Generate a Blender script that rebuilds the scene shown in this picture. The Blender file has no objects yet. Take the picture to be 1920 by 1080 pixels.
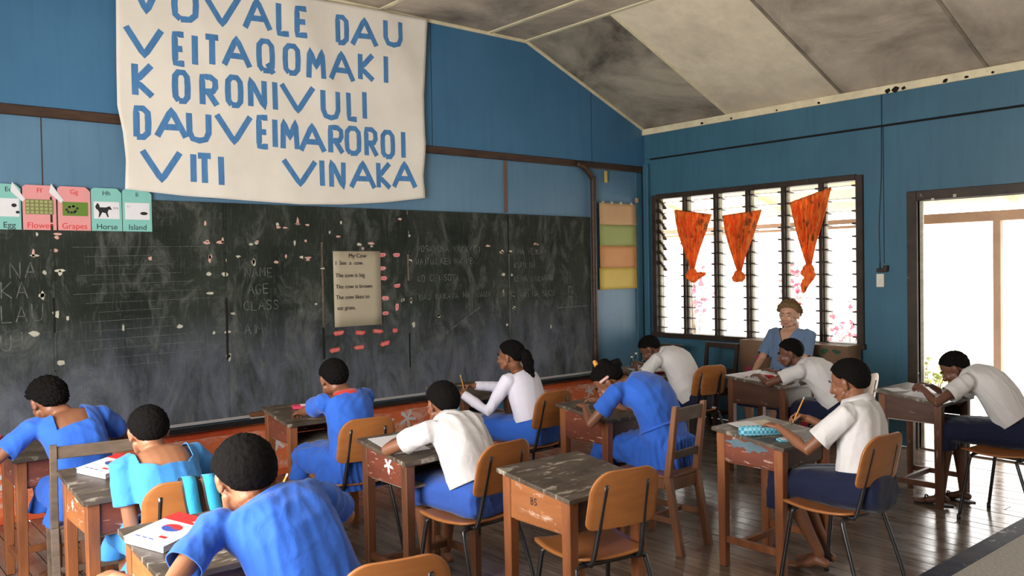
import bpy, bmesh, math, random
import numpy as np
from mathutils import Vector, Matrix
from mathutils.noise import noise as mnoise
random.seed(7)
SC = bpy.context.scene
COL = SC.collection
R = math.radians

# ------------------------------------------------------------------ camera
cam = bpy.data.cameras.new('camera'); camo = bpy.data.objects.new('camera', cam); COL.objects.link(camo)
cR, cU, cF = Vector((0.76255343, -0.64669258, -0.01734836)), Vector((0.02690494, 0.00490895, 0.99962594)), Vector((0.64636552, 0.76273495, -0.02114256))
camo.matrix_world = Matrix(((cR.x, cU.x, -cF.x, -7.44886), (cR.y, cU.y, -cF.y, -6.41702), (cR.z, cU.z, -cF.z, 1.62), (0, 0, 0, 1)))
cam.sensor_width = 36; cam.lens = 1582.54*36/1920; cam.clip_start = .05; cam.clip_end = 400
SC.camera = camo

# ------------------------------------------------------------------ world, sun, daylight, exposure
w = bpy.data.worlds.new('sky'); SC.world = w; w.use_nodes = True
bg = w.node_tree.nodes['Background']; bg.inputs[0].default_value = (1.0, .975, .94, 1); bg.inputs[1].default_value = 5.6
sun = bpy.data.lights.new('sun', 'SUN'); sun.energy = 6; sun.angle = R(3); sun.color = (1, .95, .86)
so = bpy.data.objects.new('sun', sun); COL.objects.link(so); so.rotation_euler = (R(20), R(28), 0)   # from high on the window side

def area(name, loc, rot, sx, sy, e, col=(1, .97, .93)):
    l = bpy.data.lights.new(name, 'AREA'); l.shape = 'RECTANGLE'; l.size = sx; l.size_y = sy; l.energy = e; l.color = col
    o = bpy.data.objects.new(name, l); COL.objects.link(o); o.location = loc; o.rotation_euler = rot; return o
area('daylight_left_windows', (-8.52, -3.9, 1.68), (0, R(-96), 0), 1.5, 3.0, 300)
SC.view_settings.view_transform = 'Standard'; SC.view_settings.look = 'None'; SC.view_settings.gamma = 1
SC.view_settings.use_curve_mapping = False; SC.view_settings.exposure = 0.0
SC.cycles.max_bounces = 8

# ------------------------------------------------------------------ helpers
def tag(o, label=None, cat=None, group=None, kind=None):
    if label: o['label'] = label
    if cat: o['category'] = cat
    if group: o['group'] = group
    if kind: o['kind'] = kind
    return o
def empty(name, loc=(0, 0, 0), rz=0.0, parent=None):
    o = bpy.data.objects.new(name, None); COL.objects.link(o); o.location = loc; o.rotation_euler = (0, 0, rz)
    o.empty_display_size = .05
    if parent: o.parent = parent
    return o
def link(name, me, mat=None, parent=None, loc=None, rot=None):
    o = bpy.data.objects.new(name, me); COL.objects.link(o)
    if mat and not me.materials: me.materials.append(mat)
    if parent: o.parent = parent
    if loc is not None: o.location = loc
    if rot is not None: o.rotation_euler = rot
    return o
def mesh(name, V, F, smooth=False):
    me = bpy.data.meshes.new(name); me.from_pydata([tuple(map(float, v)) for v in V], [], F); me.update()
    if smooth: me.polygons.foreach_set('use_smooth', [True]*len(me.polygons))
    return me
class MB:
    """collects shapes for ONE mesh"""
    def __init__(s): s.V = []; s.F = []
    def add(s, V, F):
        n = len(s.V); s.V += [tuple(v) for v in V]; s.F += [tuple(i+n for i in f) for f in F]; return s
    def box(s, x0, x1, y0, y1, z0, z1):
        return s.add([(x0,y0,z0),(x1,y0,z0),(x1,y1,z0),(x0,y1,z0),(x0,y0,z1),(x1,y0,z1),(x1,y1,z1),(x0,y1,z1)],
            [(0,3,2,1),(4,5,6,7),(0,1,5,4),(1,2,6,5),(2,3,7,6),(3,0,4,7)])
    def hexa(s, b, t):   # four bottom points, four top points (counter-clockwise)
        return s.add(list(b)+list(t), [(0,3,2,1),(4,5,6,7),(0,1,5,4),(1,2,6,5),(2,3,7,6),(3,0,4,7)])
    def prism(s, pts, ext):   # polygon extruded by vector
        n = len(pts); e = Vector(ext)
        return s.add([Vector(p) for p in pts]+[Vector(p)+e for p in pts],
            [tuple(range(n))[::-1], tuple(range(n, 2*n))]+[(i, (i+1) % n, n+(i+1) % n, n+i) for i in range(n)])
    def tube(s, path, r, n=8):
        P = [np.array(p, float) for p in path]; r = r if hasattr(r, '__len__') else [r]*len(P)
        V, F = tube_vf(P, r, n, cap=False); return s.add(V, F)
    def build(s, name, mat, parent=None, bevel=0, smooth=False, seg=1):
        me = mesh(name, s.V, s.F)
        bm = bmesh.new(); bm.from_mesh(me); bmesh.ops.recalc_face_normals(bm, faces=bm.faces)
        if bevel:
            bmesh.ops.bevel(bm, geom=[e for e in bm.edges if e.calc_face_angle(0) > .5], offset=bevel, segments=seg, affect='EDGES', profile=.6)
        bm.to_mesh(me); bm.free()
        if smooth: me.polygons.foreach_set('use_smooth', [True]*len(me.polygons)); me.update()
        return link(name, me, mat, parent)
def copy_tree(o, parent=None):
    c = o.copy(); COL.objects.link(c); c.parent = parent
    for ch in list(o.children): copy_tree(ch, c)
    return c
def nrm(v): v = np.array(v, float); return v/(np.linalg.norm(v)+1e-12)
def spline(P, k=6):
    P = [np.array(p, float) for p in P]
    if len(P) < 3: return [P[0]+(P[1]-P[0])*i/k for i in range(k+1)]
    Q = [2*P[0]-P[1]]+P+[2*P[-1]-P[-2]]; out = []
    for i in range(1, len(Q)-2):
        a, b, c, d = Q[i-1], Q[i], Q[i+1], Q[i+2]
        for j in range(k):
            t = j/k; out.append(.5*((2*b)+(c-a)*t+(2*a-5*b+4*c-d)*t*t+(-a+3*b-3*c+d)*t**3))
    out.append(Q[-2]); return out
def lerps(vals, n):
    return list(np.interp(np.linspace(0, 1, n), np.linspace(0, 1, len(vals)), vals))
def tube_vf(P, r, n=12, cap=True):
    P = list(P); r = list(r)
    if cap:   # rounded ends
        d0 = nrm(P[0]-P[1]); d1 = nrm(P[-1]-P[-2])
        P = [P[0]+d0*r[0]*.9, P[0]+d0*r[0]*.6]+P+[P[-1]+d1*r[-1]*.6, P[-1]+d1*r[-1]*.9]
        r = [r[0]*.4, r[0]*.8]+r+[r[-1]*.8, r[-1]*.4]
    m = len(P); T = [nrm(P[min(i+1, m-1)]-P[max(i-1, 0)]) for i in range(m)]
    a = nrm(np.cross(T[0], [0.13, .31, .94])) if abs(T[0][2]) < .9 else nrm(np.cross(T[0], [1, 0, 0]))
    V, F = [], []
    for i in range(m):
        a = nrm(a-T[i]*(a@T[i])); b = np.cross(T[i], a)
        for j in range(n):
            t = 2*math.pi*j/n; V.append(P[i]+(a*math.cos(t)+b*math.sin(t))*r[i])
    for i in range(m-1):
        for j in range(n): F.append((i*n+j, i*n+(j+1) % n, (i+1)*n+(j+1) % n, (i+1)*n+j))
    F.append(tuple(range(n))[::-1]); F.append(tuple(range((m-1)*n, m*n)))
    return V, F
def loft_vf(rings, n=20):
    """rings: (centre, semi-axis a, semi-axis b, exponent)"""
    V, F = [], []
    for c, a, b, e in rings:
        for j in range(n):
            t = 2*math.pi*j/n; ct, st = math.cos(t), math.sin(t)
            V.append(np.array(c)+np.array(a)*math.copysign(abs(ct)**e, ct)+np.array(b)*math.copysign(abs(st)**e, st))
    m = len(rings)
    for i in range(m-1):
        for j in range(n): F.append((i*n+j, i*n+(j+1) % n, (i+1)*n+(j+1) % n, (i+1)*n+j))
    F.append(tuple(range(n))[::-1]); F.append(tuple(range((m-1)*n, m*n)))
    return V, F
def ell_vf(c, a, b, d, n=14):
    rings = []
    for i in range(n+1):
        t = -math.pi/2+math.pi*(i+.02)/(n+.04); rings.append((np.array(c)+np.array(d)*math.sin(t), np.array(a)*max(math.cos(t), .02), np.array(b)*max(math.cos(t), .02), 1))
    return loft_vf(rings, n+4)

# ------------------------------------------------------------------ materials
def nt(name):
    m = bpy.data.materials.new(name); m.use_nodes = True; t = m.node_tree
    return m, t, t.nodes['Principled BSDF']
def L(t, a, b): t.links.new(a, b)
def coords(t, scale=(1, 1, 1), rand=False):
    tc = t.nodes.new('ShaderNodeTexCoord'); mp = t.nodes.new('ShaderNodeMapping'); mp.inputs['Scale'].default_value = scale
    L(t, tc.outputs['Object'], mp.inputs['Vector'])
    if rand:
        oi = t.nodes.new('ShaderNodeObjectInfo'); ml = t.nodes.new('ShaderNodeMath'); ml.operation = 'MULTIPLY'; ml.inputs[1].default_value = 37.0
        L(t, oi.outputs['Random'], ml.inputs[0]); L(t, ml.outputs[0], mp.inputs['Location'])
    return mp.outputs[0]
def noise(t, vec, scale, detail=5, rough=.6, dist=0):
    n = t.nodes.new('ShaderNodeTexNoise'); n.inputs['Scale'].default_value = scale; n.inputs['Detail'].default_value = detail
    n.inputs['Roughness'].default_value = rough; n.inputs['Distortion'].default_value = dist
    L(t, vec, n.inputs['Vector']); return n.outputs['Fac']
def ramp(t, fac, stops):
    r = t.nodes.new('ShaderNodeValToRGB'); e = r.color_ramp.elements
    while len(e) < len(stops): e.new(.5)
    for k, (p, c) in enumerate(stops): e[k].position = p; e[k].color = (*c, 1) if len(c) == 3 else c
    L(t, fac, r.inputs[0]); return r.outputs[0]
def mix(t, fac, a, b, mode='MIX'):
    m = t.nodes.new('ShaderNodeMix'); m.data_type = 'RGBA'; m.blend_type = mode
    for s, i in ((fac, 0), (a, 6), (b, 7)):
        if isinstance(s, (int, float)): m.inputs[i].default_value = s
        elif isinstance(s, tuple): m.inputs[i].default_value = (*s, 1)
        else: L(t, s, m.inputs[i])
    return m.outputs[2]
def bump(t, b, h, strength=.3, dist=.01):
    n = t.nodes.new('ShaderNodeBump'); n.inputs['Strength'].default_value = strength; n.inputs['Distance'].default_value = dist
    L(t, h, n.inputs['Height']); L(t, n.outputs[0], b.inputs['Normal'])
def pm(name, c1, c2=None, scale=6, stretch=(1, 1, 1), rough=.6, bs=0, bscale=None, spec=.4, lo=.35, hi=.7, wear=None, wscale=9, wlo=.62, whi=.68, rand=True, sheen=0, detail=5, metal=0):
    m, t, b = nt(name); v = coords(t, stretch, rand)
    f = noise(t, v, scale, detail)
    c = ramp(t, f, [(lo, c1), (hi, c2 or tuple(x*.8 for x in c1))])
    if wear:
        f2 = noise(t, v, wscale, 7, .65, .4); c = mix(t, ramp(t, f2, [(wlo, (0, 0, 0)), (whi, (1, 1, 1))]), c, wear)
    L(t, c, b.inputs['Base Color']); b.inputs['Roughness'].default_value = rough; b.inputs['Specular IOR Level'].default_value = spec
    b.inputs['Metallic'].default_value = metal
    if sheen: b.inputs['Sheen Weight'].default_value = sheen
    if bs: bump(t, b, noise(t, v, bscale or scale*4, 6), bs, .004)
    return m
def flat(name, c, rough=.6, spec=.4): return pm(name, c, tuple(x*.9 for x in c), 4, rough=rough, spec=spec, rand=False)

M = {}
# blue painted wall: mottled sheet paint with grime
def wallmat(name, a, b_, grime=.35):
    m, t, b = nt(name); v = coords(t); n1 = noise(t, v, 1.3, 6); n2 = noise(t, coords(t, (7, 7, .5)), 2.5, 6, .6)
    c = ramp(t, n1, [(.3, a), (.72, b_)]); c = mix(t, ramp(t, n2, [(.5, (0, 0, 0)), (.8, (grime,)*3)]), c, tuple(x*.62 for x in a))
    n3 = noise(t, v, 14, 8, .7); c = mix(t, ramp(t, n3, [(.735, (0, 0, 0)), (.76, (1, 1, 1))]), c, (.34, .42, .45))
    L(t, c, b.inputs['Base Color']); b.inputs['Roughness'].default_value = .42; b.inputs['Specular IOR Level'].default_value = .45
    bump(t, b, n3, .12, .003); return m
M['wall_up'] = wallmat('blue_wall_paint', (.040, .140, .262), (.060, .182, .33))
M['wall_low'] = wallmat('faded_blue_wall_paint', (.082, .18, .28), (.115, .23, .35))
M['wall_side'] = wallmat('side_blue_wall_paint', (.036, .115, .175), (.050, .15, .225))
M['cream_wall'] = pm('cream_wall_paint', (.62, .60, .52), (.5, .48, .42), 3)
# blackboard
def boardmat():
    m, t, b = nt('chalkboard'); v = coords(t)
    c = ramp(t, noise(t, v, 1.7, 6), [(.3, (.006, .009, .006)), (.7, (.030, .037, .028))])
    sep = t.nodes.new('ShaderNodeSeparateXYZ'); L(t, v, sep.inputs[0])
    mr = t.nodes.new('ShaderNodeMapRange'); mr.inputs['From Min'].default_value = 1.35; mr.inputs['From Max'].default_value = .55
    L(t, sep.outputs['Z'], mr.inputs['Value'])
    dust = ramp(t, noise(t, coords(t, (1, 1, .45)), 3.2, 8, .7, .6), [(.34, (.08,)*3), (.64, (1, 1, 1))])
    mul = t.nodes.new('ShaderNodeMath'); mul.operation = 'MULTIPLY'; L(t, mr.outputs[0], mul.inputs[0]); L(t, dust, mul.inputs[1])
    c = mix(t, mul.outputs[0], c, (.17, .185, .24))
    sm = ramp(t, noise(t, coords(t, (1, 1, .5)), 5, 9, .75, .8), [(.50, (0, 0, 0)), (.72, (.7,)*3)]); c = mix(t, sm, c, (.15, .16, .145))
    st = ramp(t, noise(t, coords(t, (30, 1, 2.2)), 3, 4, .6), [(.56, (0, 0, 0)), (.74, (.16,)*3)]); c = mix(t, st, c, (.3, .3, .3))
    hs = ramp(t, noise(t, coords(t, (.9, 1, 45)), 3, 4, .6), [(.60, (0, 0, 0)), (.75, (.10,)*3)]); c = mix(t, hs, c, (.3, .31, .29))
    L(t, c, b.inputs['Base Color']); b.inputs['Roughness'].default_value = .75; b.inputs['Specular IOR Level'].default_value = .2; return m
M['board'] = boardmat()
M['chalk'] = pm('chalk', (.17, .18, .165), (.035, .04, .035), 30, rough=.9, rand=False)
M['scrap_pink'] = pm('pink_paper_residue', (.62, .36, .30), (.5, .3, .26), 10); M['scrap_white'] = pm('tape_residue', (.55, .53, .42), (.35, .34, .28), 10)
M['brown_trim'] = pm('dark_brown_trim', (.035, .018, .011), (.075, .038, .022), 5, (1, 1, 6), .5, .3)
M['darkframe'] = pm('dark_window_timber', (.022, .014, .010), (.05, .032, .022), 6, rough=.5, wear=(.16, .13, .10), wscale=12, wlo=.66, whi=.7)
# ceilings
def ceil(name, a, d, lo, hi):
    m, t, b = nt(name); v = coords(t, (1, 1, 1), True)
    n1 = noise(t, v, 1.1, 8, .62, .5); c = ramp(t, n1, [(lo, d), (hi, a)])
    n2 = noise(t, v, 6, 8, .7); c = mix(t, ramp(t, n2, [(.35, (.35,)*3), (.65, (0, 0, 0))]), c, tuple(x*.55 for x in a))
    L(t, c, b.inputs['Base Color']); b.inputs['Roughness'].default_value = .85; return m
M['ceil_clean'] = ceil('ceiling_sheet_clean', (.86, .74, .56), (.58, .49, .36), .22, .55)
M['ceil_stain'] = ceil('ceiling_sheet_stained', (.62, .52, .41), (.15, .122, .095), .33, .62)
M['ceil_dark'] = ceil('ceiling_sheet_mouldy', (.48, .42, .33), (.06, .05, .04), .40, .66)
M['cream_trim'] = pm('cream_batten', (.80, .71, .48), (.62, .55, .38), 7, rough=.7, wear=(.10, .08, .05), wscale=16, wlo=.68, whi=.72)
M['dark_batten'] = pm('stained_batten', (.16, .13, .10), (.33, .28, .21), 5, rough=.8)
# floor
def floormat():
    m, t, b = nt('worn_floorboard'); v = coords(t, (9, .9, 4), True)
    n1 = noise(t, v, 2.2, 8, .65); c = ramp(t, n1, [(.25, (.07, .048, .036)), (.5, (.15, .11, .085)), (.75, (.26, .205, .165))])
    n2 = noise(t, coords(t, (1, 1, 1)), 2.3, 8, .7); c = mix(t, ramp(t, n2, [(.45, (0, 0, 0)), (.75, (.6,)*3)]), c, (.20, .16, .13))
    L(t, c, b.inputs['Base Color']); L(t, ramp(t, n2, [(.3, (.08,)*3), (.75, (.29,)*3)]), b.inputs['Roughness'])
    b.inputs['Specular IOR Level'].default_value = .55; bump(t, b, n1, .25, .004); return m
M['floor'] = floormat()
M['dark'] = flat('dark_gap', (.008, .006, .005), .9)
# desks and chairs
W = {'rand': True}
M['desk_top'] = pm('worn_desk_top', (.055, .040, .028), (.125, .095, .070), 5, (1, 3, 1), .38, .35, 30, wear=(.31, .27, .215), wscale=8, wlo=.56, whi=.63)
M['desk_side'] = pm('orange_varnished_ply', (.36, .135, .045), (.25, .085, .03), 3, (1, 1, 4), .42, .2, 30, wear=(.58, .40, .30), wscale=7, wlo=.585, whi=.65)
M['desk_red'] = pm('red_brown_panel', (.20, .055, .030), (.12, .036, .022), 4, (1, 1, 4), .45, .2, 30, wear=(.50, .34, .27), wscale=13, wlo=.60, whi=.66)
M['desk_dark'] = pm('dark_varnished_panel', (.085, .038, .022), (.05, .024, .015), 4, (1, 1, 4), .45, .2, 30, wear=(.38, .32, .27), wscale=9, wlo=.65, whi=.69)
M['desk_leg'] = pm('varnished_leg', (.30, .105, .038), (.17, .058, .024), 3, (6, 6, 1), .42, .2, 30, wear=(.52, .42, .34), wscale=6, wlo=.68, whi=.72)
M['leg_dark'] = pm('dark_leg', (.16, .062, .028), (.08, .034, .018), 3, (6, 6, 1), .42, .2, 30, wear=(.40, .33, .27), wscale=6, wlo=.67, whi=.71)
M['bare'] = pm('pale_shelf_board', (.34, .29, .23), (.22, .18, .14), 5, (4, 1, 1), .7)
M['grey_panel'] = pm('grey_painted_panel', (.33, .31, .28), (.22, .2, .18), 4, rough=.6)
M['ply'] = pm('varnished_plywood', (.38, .145, .042), (.28, .10, .03), 3, (1.5, 1.5, 9), .33, .1, 40, lo=.3, hi=.75)
M['ply_edge'] = pm('plywood_edge', (.55, .35, .17), (.35, .2, .08), 3, (1, 1, 60), .6)
M['black_metal'] = pm('black_enamelled_tube', (.010, .010, .011), (.02, .02, .021), 8, rough=.28, spec=.6)
M['chair_wood'] = pm('brown_chair_wood', (.24, .10, .045), (.14, .058, .028), 3, (6, 6, 1), .45, .2, 30)
M['chair_grey'] = pm('weathered_chair_wood', (.16, .115, .085), (.085, .058, .042), 3, (2, 2, 6), .55, .3, 30)
M['chair_dark'] = pm('very_dark_chair_wood', (.035, .022, .016), (.06, .036, .026), 4, rough=.5)
# skin, hair, cloth
def skin(name, c, rough=.48):
    m, t, b = nt(name); v = coords(t); n = noise(t, v, 7, 5)
    L(t, ramp(t, n, [(.3, tuple(x*.82 for x in c)), (.7, c)]), b.inputs['Base Color']); b.inputs['Roughness'].default_value = rough
    b.inputs['Subsurface Weight'].default_value = .06; b.inputs['Subsurface Radius'].default_value = (.02, .008, .005); b.inputs['Subsurface Scale'].default_value = .4
    bump(t, b, noise(t, v, 160, 4), .08, .001); return m
M['skin'] = skin('brown_skin', (.235, .095, .048)); M['skin_light'] = skin('light_brown_skin', (.36, .155, .08)); M['skin_dark'] = skin('deep_brown_skin', (.15, .062, .036))
M['skin_pale'] = skin('fair_skin', (.55, .30, .20))
def hairm(name, c, sc=110):
    m, t, b = nt(name); v = coords(t); n = noise(t, v, sc, 5, .7)
    L(t, ramp(t, n, [(.35, tuple(x*.4 for x in c)), (.7, c)]), b.inputs['Base Color']); b.inputs['Roughness'].default_value = .85; b.inputs['Specular IOR Level'].default_value = .1
    bump(t, b, n, .9, .006); return m
M['hair'] = hairm('black_curly_hair', (.007, .0055, .005)); M['hair_woman'] = hairm('light_brown_hair', (.26, .16, .075), 60)
def cloth(name, c, rough=.8, var=.82):
    m, t, b = nt(name); v = coords(t); n = noise(t, v, 5, 5)
    L(t, ramp(t, n, [(.3, tuple(x*var for x in c)), (.7, c)]), b.inputs['Base Color']); b.inputs['Roughness'].default_value = rough
    b.inputs['Sheen Weight'].default_value = .15; b.inputs['Specular IOR Level'].default_value = .2
    n2 = noise(t, coords(t, (1, 1, 1)), 18, 4, .55, .8); bump(t, b, n2, .35, .01); return m
M['blue_dress'] = cloth('royal_blue_cotton', (.030, .125, .56)); M['cyan_dress'] = cloth('turquoise_cotton', (.055, .27, .68))
M['blue_sulu'] = cloth('mid_blue_cotton', (.035, .10, .42)); M['navy'] = cloth('navy_cotton', (.008, .012, .040))
M['white_shirt'] = cloth('white_cotton', (.62, .60, .60), var=.93); M['white_knit'] = cloth('white_knit', (.68, .66, .76), var=.95)
M['grey_blue'] = cloth('slate_blue_jersey', (.13, .20, .33)); M['red_collar'] = cloth('red_trim', (.62, .035, .025))
M['eye'] = flat('eye_white', (.30, .27, .24), .4); M['iris'] = flat('dark_iris', (.01, .006, .004), .2); M['lips'] = flat('lips', (.22, .06, .045), .5)
M['lips_pale'] = flat('pale_lips', (.45, .14, .12), .5); M['teeth'] = flat('teeth', (.7, .68, .6), .4)
# print and paper
for n_, c_ in dict(paper=(.72, .71, .74), cream_paper=(.62, .54, .40), teal=(.22, .52, .47), pink=(.72, .30, .30), redprint=(.62, .03, .03), blueprint=(.05, .08, .35), blackprint=(.015, .015, .018),
        green=(.12, .22, .03), olive=(.20, .17, .08), yellow=(.75, .45, .06), pencil=(.62, .27, .04), word_red=(.68, .10, .08), word_pink=(.70, .28, .28), kraft=(.42, .36, .26),
        chart_orange=(.62, .30, .12), chart_green=(.34, .40, .14), chart_yellow=(.62, .46, .10), chart_top=(.60, .38, .20), cardboard=(.20, .115, .065), boxgreen=(.03, .09, .05), boxpink=(.45, .05, .15),
        magenta=(.70, .05, .20), switch=(.72, .70, .62), greypaint=(.42, .40, .40), pinkbox=(.62, .05, .12), caseblue=(.14, .42, .52), caseblue2=(.05, .20, .30), white_plastic=(.55, .55, .60),
        graphite=(.02, .02, .02), yellow_tip=(.70, .60, .15), bottlegreen=(.25, .33, .25), redcloth=(.35, .02, .04), bluething=(.08, .25, .40)).items(): M[n_] = flat(n_, c_)
M['banner'] = pm('unbleached_calico', (.80, .75, .67), (.72, .67, .59), 2.5, rough=.85, bs=.15, bscale=60)
def paintmat():
    m, t, b = nt('blue_brushed_paint'); v = coords(t, (4, 1, 1)); n = noise(t, v, 6, 7, .7)
    L(t, ramp(t, n, [(.3, (.05, .16, .36)), (.62, (.07, .225, .48)), (.85, (.16, .32, .52))]), b.inputs['Base Color']); b.inputs['Roughness'].default_value = .7; return m
M['paint'] = paintmat()
def glassmat(name, tint=(1, 1, 1), fac=.12):
    m = bpy.data.materials.new(name); m.use_nodes = True; t = m.node_tree; t.nodes.clear()
    o = t.nodes.new('ShaderNodeOutputMaterial'); tr = t.nodes.new('ShaderNodeBsdfTransparent'); tr.inputs[0].default_value = (*tint, 1)
    gl = t.nodes.new('ShaderNodeBsdfGlossy'); gl.inputs['Roughness'].default_value = .08; fr = t.nodes.new('ShaderNodeFresnel'); fr.inputs[0].default_value = 1.25
    mx = t.nodes.new('ShaderNodeMixShader'); L(t, fr.outputs[0], mx.inputs[0]); L(t, tr.outputs[0], mx.inputs[1]); L(t, gl.outputs[0], mx.inputs[2]); L(t, mx.outputs[0], o.inputs[0]); return m
M['glass'] = glassmat('louvre_glass', (.93, .97, .93)); M['bottle'] = glassmat('bottle_glass', (.8, .88, .85))
M['alu'] = pm('aluminium_channel', (.50, .47, .38), (.34, .32, .26), 9, (1, 1, 3), .5, spec=.5)
def curtmat():
    m, t, b = nt('orange_print_curtain'); v = coords(t)
    c = ramp(t, noise(t, coords(t, (1, 1, .22)), 34, 4, .6), [(.36, (.80, .15, .03)), (.52, (.90, .30, .06)), (.68, (.95, .48, .13))])
    c = mix(t, ramp(t, noise(t, coords(t, (1, 1, .35)), 22, 4, .6, .6), [(.57, (0, 0, 0)), (.63, (.85,)*3)]), c, (.16, .10, .05))
    L(t, c, b.inputs['Base Color']); b.inputs['Roughness'].default_value = .85
    tl = t.nodes.new('ShaderNodeBsdfTranslucent'); L(t, c, tl.inputs[0]); mx = t.nodes.new('ShaderNodeMixShader'); mx.inputs[0].default_value = .6
    o = t.nodes['Material Output']; L(t, b.outputs[0], mx.inputs[1]); L(t, tl.outputs[0], mx.inputs[2]); L(t, mx.outputs[0], o.inputs[0]); return m
M['curtain'] = curtmat()
def orangewall():
    m, t, b = nt('orange_wall_paint'); v = coords(t)
    c = ramp(t, noise(t, v, 3, 6), [(.3, (.72, .13, .04)), (.7, (.82, .22, .08))])
    c = mix(t, ramp(t, noise(t, coords(t, (1, 1, 2)), 4, 8, .7, .7), [(.49, (0, 0, 0)), (.60, (.8,)*3)]), c, (.80, .50, .42))
    c = mix(t, ramp(t, noise(t, v, 30, 6, .7), [(.6, (0, 0, 0)), (.66, (.6,)*3)]), c, (.62, .5, .45))
    L(t, c, b.inputs['Base Color']); b.inputs['Roughness'].default_value = .6; bump(t, b, noise(t, v, 26, 6), .3, .004); return m
M['orange'] = orangewall()
M['orange_trim'] = pm('red_orange_band', (.62, .07, .02), (.72, .16, .05), 5, wear=(.6, .5, .42), wscale=8)
M['concrete'] = pm('pale_concrete', (.80, .77, .72), (.70, .67, .62), 3, rough=.9)
M['soffit'] = pm('veranda_soffit', (.80, .68, .46), (.72, .60, .40), 3, rough=.8); M['beam'] = pm('veranda_beam', (.42, .26, .17), (.34, .2, .13), 4, rough=.7)  # veranda colours lightened, the veil of outdoor glare is put into them
M['leafg'] = pm('green_leaf', (.26, .34, .08), (.40, .40, .16), 3, rough=.5); M['leafp'] = pm('pink_leaf', (.80, .10, .22), (.75, .25, .22), 3, rough=.5); M['twig'] = flat('twig', (.2, .12, .07))
M['mat_weave'] = pm('woven_mat', (.50, .47, .42), (.36, .33, .29), 60, (1, 1, 1), .8, .6, 120); M['mat_band'] = pm('mat_border', (.018, .022, .045), (.06, .06, .075), 9, rough=.7, wear=(.4, .4, .42), wscale=10, wlo=.6, whi=.64)
M['streak'] = pm('worn_blue_grey_paint', (.10, .16, .19), (.07, .11, .13), 9)
M['greyjoint'] = pm('dusty_joint', (.10, .10, .09), (.03, .033, .03), 9)
M['strap'] = cloth('turquoise_webbing', (.03, .34, .60))
# ------------------------------------------------------------------ organic modelling: lofts fused by a voxel remesh
class MBL:
    def __init__(s): s.V = []; s.F = []
    def add(s, V, F): n = len(s.V); s.V += list(V); s.F += [tuple(i+n for i in f) for f in F]; return s
    def tube(s, P, r, n=14): return s.add(*tube_vf([np.array(p, float) for p in P], r, n))
def remesh(V, F, vox, smooth=2):
    me = mesh('body', V, F); bm = bmesh.new(); bm.from_mesh(me); bmesh.ops.recalc_face_normals(bm, faces=bm.faces); bm.to_mesh(me); bm.free()
    o = bpy.data.objects.new('t', me); COL.objects.link(o)
    m = o.modifiers.new('r', 'REMESH'); m.mode = 'VOXEL'; m.voxel_size = vox; m.use_smooth_shade = True
    if smooth: s = o.modifiers.new('s', 'SMOOTH'); s.factor = .5; s.iterations = smooth
    dg = bpy.context.evaluated_depsgraph_get(); dg.update(); r = bpy.data.meshes.new_from_object(o.evaluated_get(dg)); bpy.data.objects.remove(o)
    r.polygons.foreach_set('use_smooth', [True]*len(r.polygons)); return r
def getco(me): a = np.empty(len(me.vertices)*3); me.vertices.foreach_get('co', a); return a.reshape(-1, 3)
def getno(me): a = np.empty(len(me.vertices)*3); me.vertices.foreach_get('normal', a); return a.reshape(-1, 3)
def setco(me, co): me.vertices.foreach_set('co', np.ascontiguousarray(co, dtype=float).ravel()); me.update()
def wrink(co, no, amp, freq, seed=0, axis=None):
    r = np.random.RandomState(seed); s = np.zeros(len(co))
    for k in range(4):
        d = r.normal(size=3); d /= np.linalg.norm(d)
        if axis is not None: d = d-axis*(d@axis)*.8; d /= np.linalg.norm(d)
        e = r.normal(size=3); f = freq*(.6+.4*k)
        ph = co@d*f+1.6*np.sin(co@e*f*.35+r.rand()*6)+r.rand()*6
        s += (1-np.abs(np.sin(ph))*1.6)/(1+k*.6)
    return no*(s*amp*.45)[:, None]
def cutdel(me, ops):
    """ops: list of (centre, radius, plane point, normal, [extra half-space tests]) -> remove cloth beyond the plane near the centre"""
    bm = bmesh.new(); bm.from_mesh(me)
    for c, rad, p, n, *ex in ops:
        c = Vector(c); n = Vector(nrm(n)); p = Vector(p)
        fs = [f for f in bm.faces if (f.calc_center_median()-c).length < rad]
        vs = {v for f in fs for v in f.verts}; es = {e for f in fs for e in f.edges}
        bmesh.ops.bisect_plane(bm, geom=list(vs)+list(es)+fs, plane_co=p, plane_no=n)
        dl = [f for f in bm.faces if (f.calc_center_median()-c).length < rad and (f.calc_center_median()-p).dot(n) > 0 and all((f.calc_center_median()-Vector(q)).dot(Vector(m)) > 0 for q, m in (ex[0] if ex else []))]
        bmesh.ops.delete(bm, geom=dl, context='FACES')
    bm.to_mesh(me); bm.free()
def polycut(me, planes):
    """remove the cloth inside a convex prism: planes = (point, inward normal)"""
    bm = bmesh.new(); bm.from_mesh(me)
    for p, n in planes:
        fs = [f for f in bm.faces if all((f.calc_center_median()-Vector(q)).dot(Vector(m)) > -.03 for q, m in planes)]
        vs = {v for f in fs for v in f.verts}; es = {e for f in fs for e in f.edges}
        bmesh.ops.bisect_plane(bm, geom=list(vs)+list(es)+fs, plane_co=Vector(p), plane_no=Vector(n))
    dl = [f for f in bm.faces if all((f.calc_center_median()-Vector(q)).dot(Vector(m)) > 0 for q, m in planes)]
    bmesh.ops.delete(bm, geom=dl, context='FACES'); bm.to_mesh(me); bm.free()
UP = np.array((0, 0, 1.0))
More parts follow.
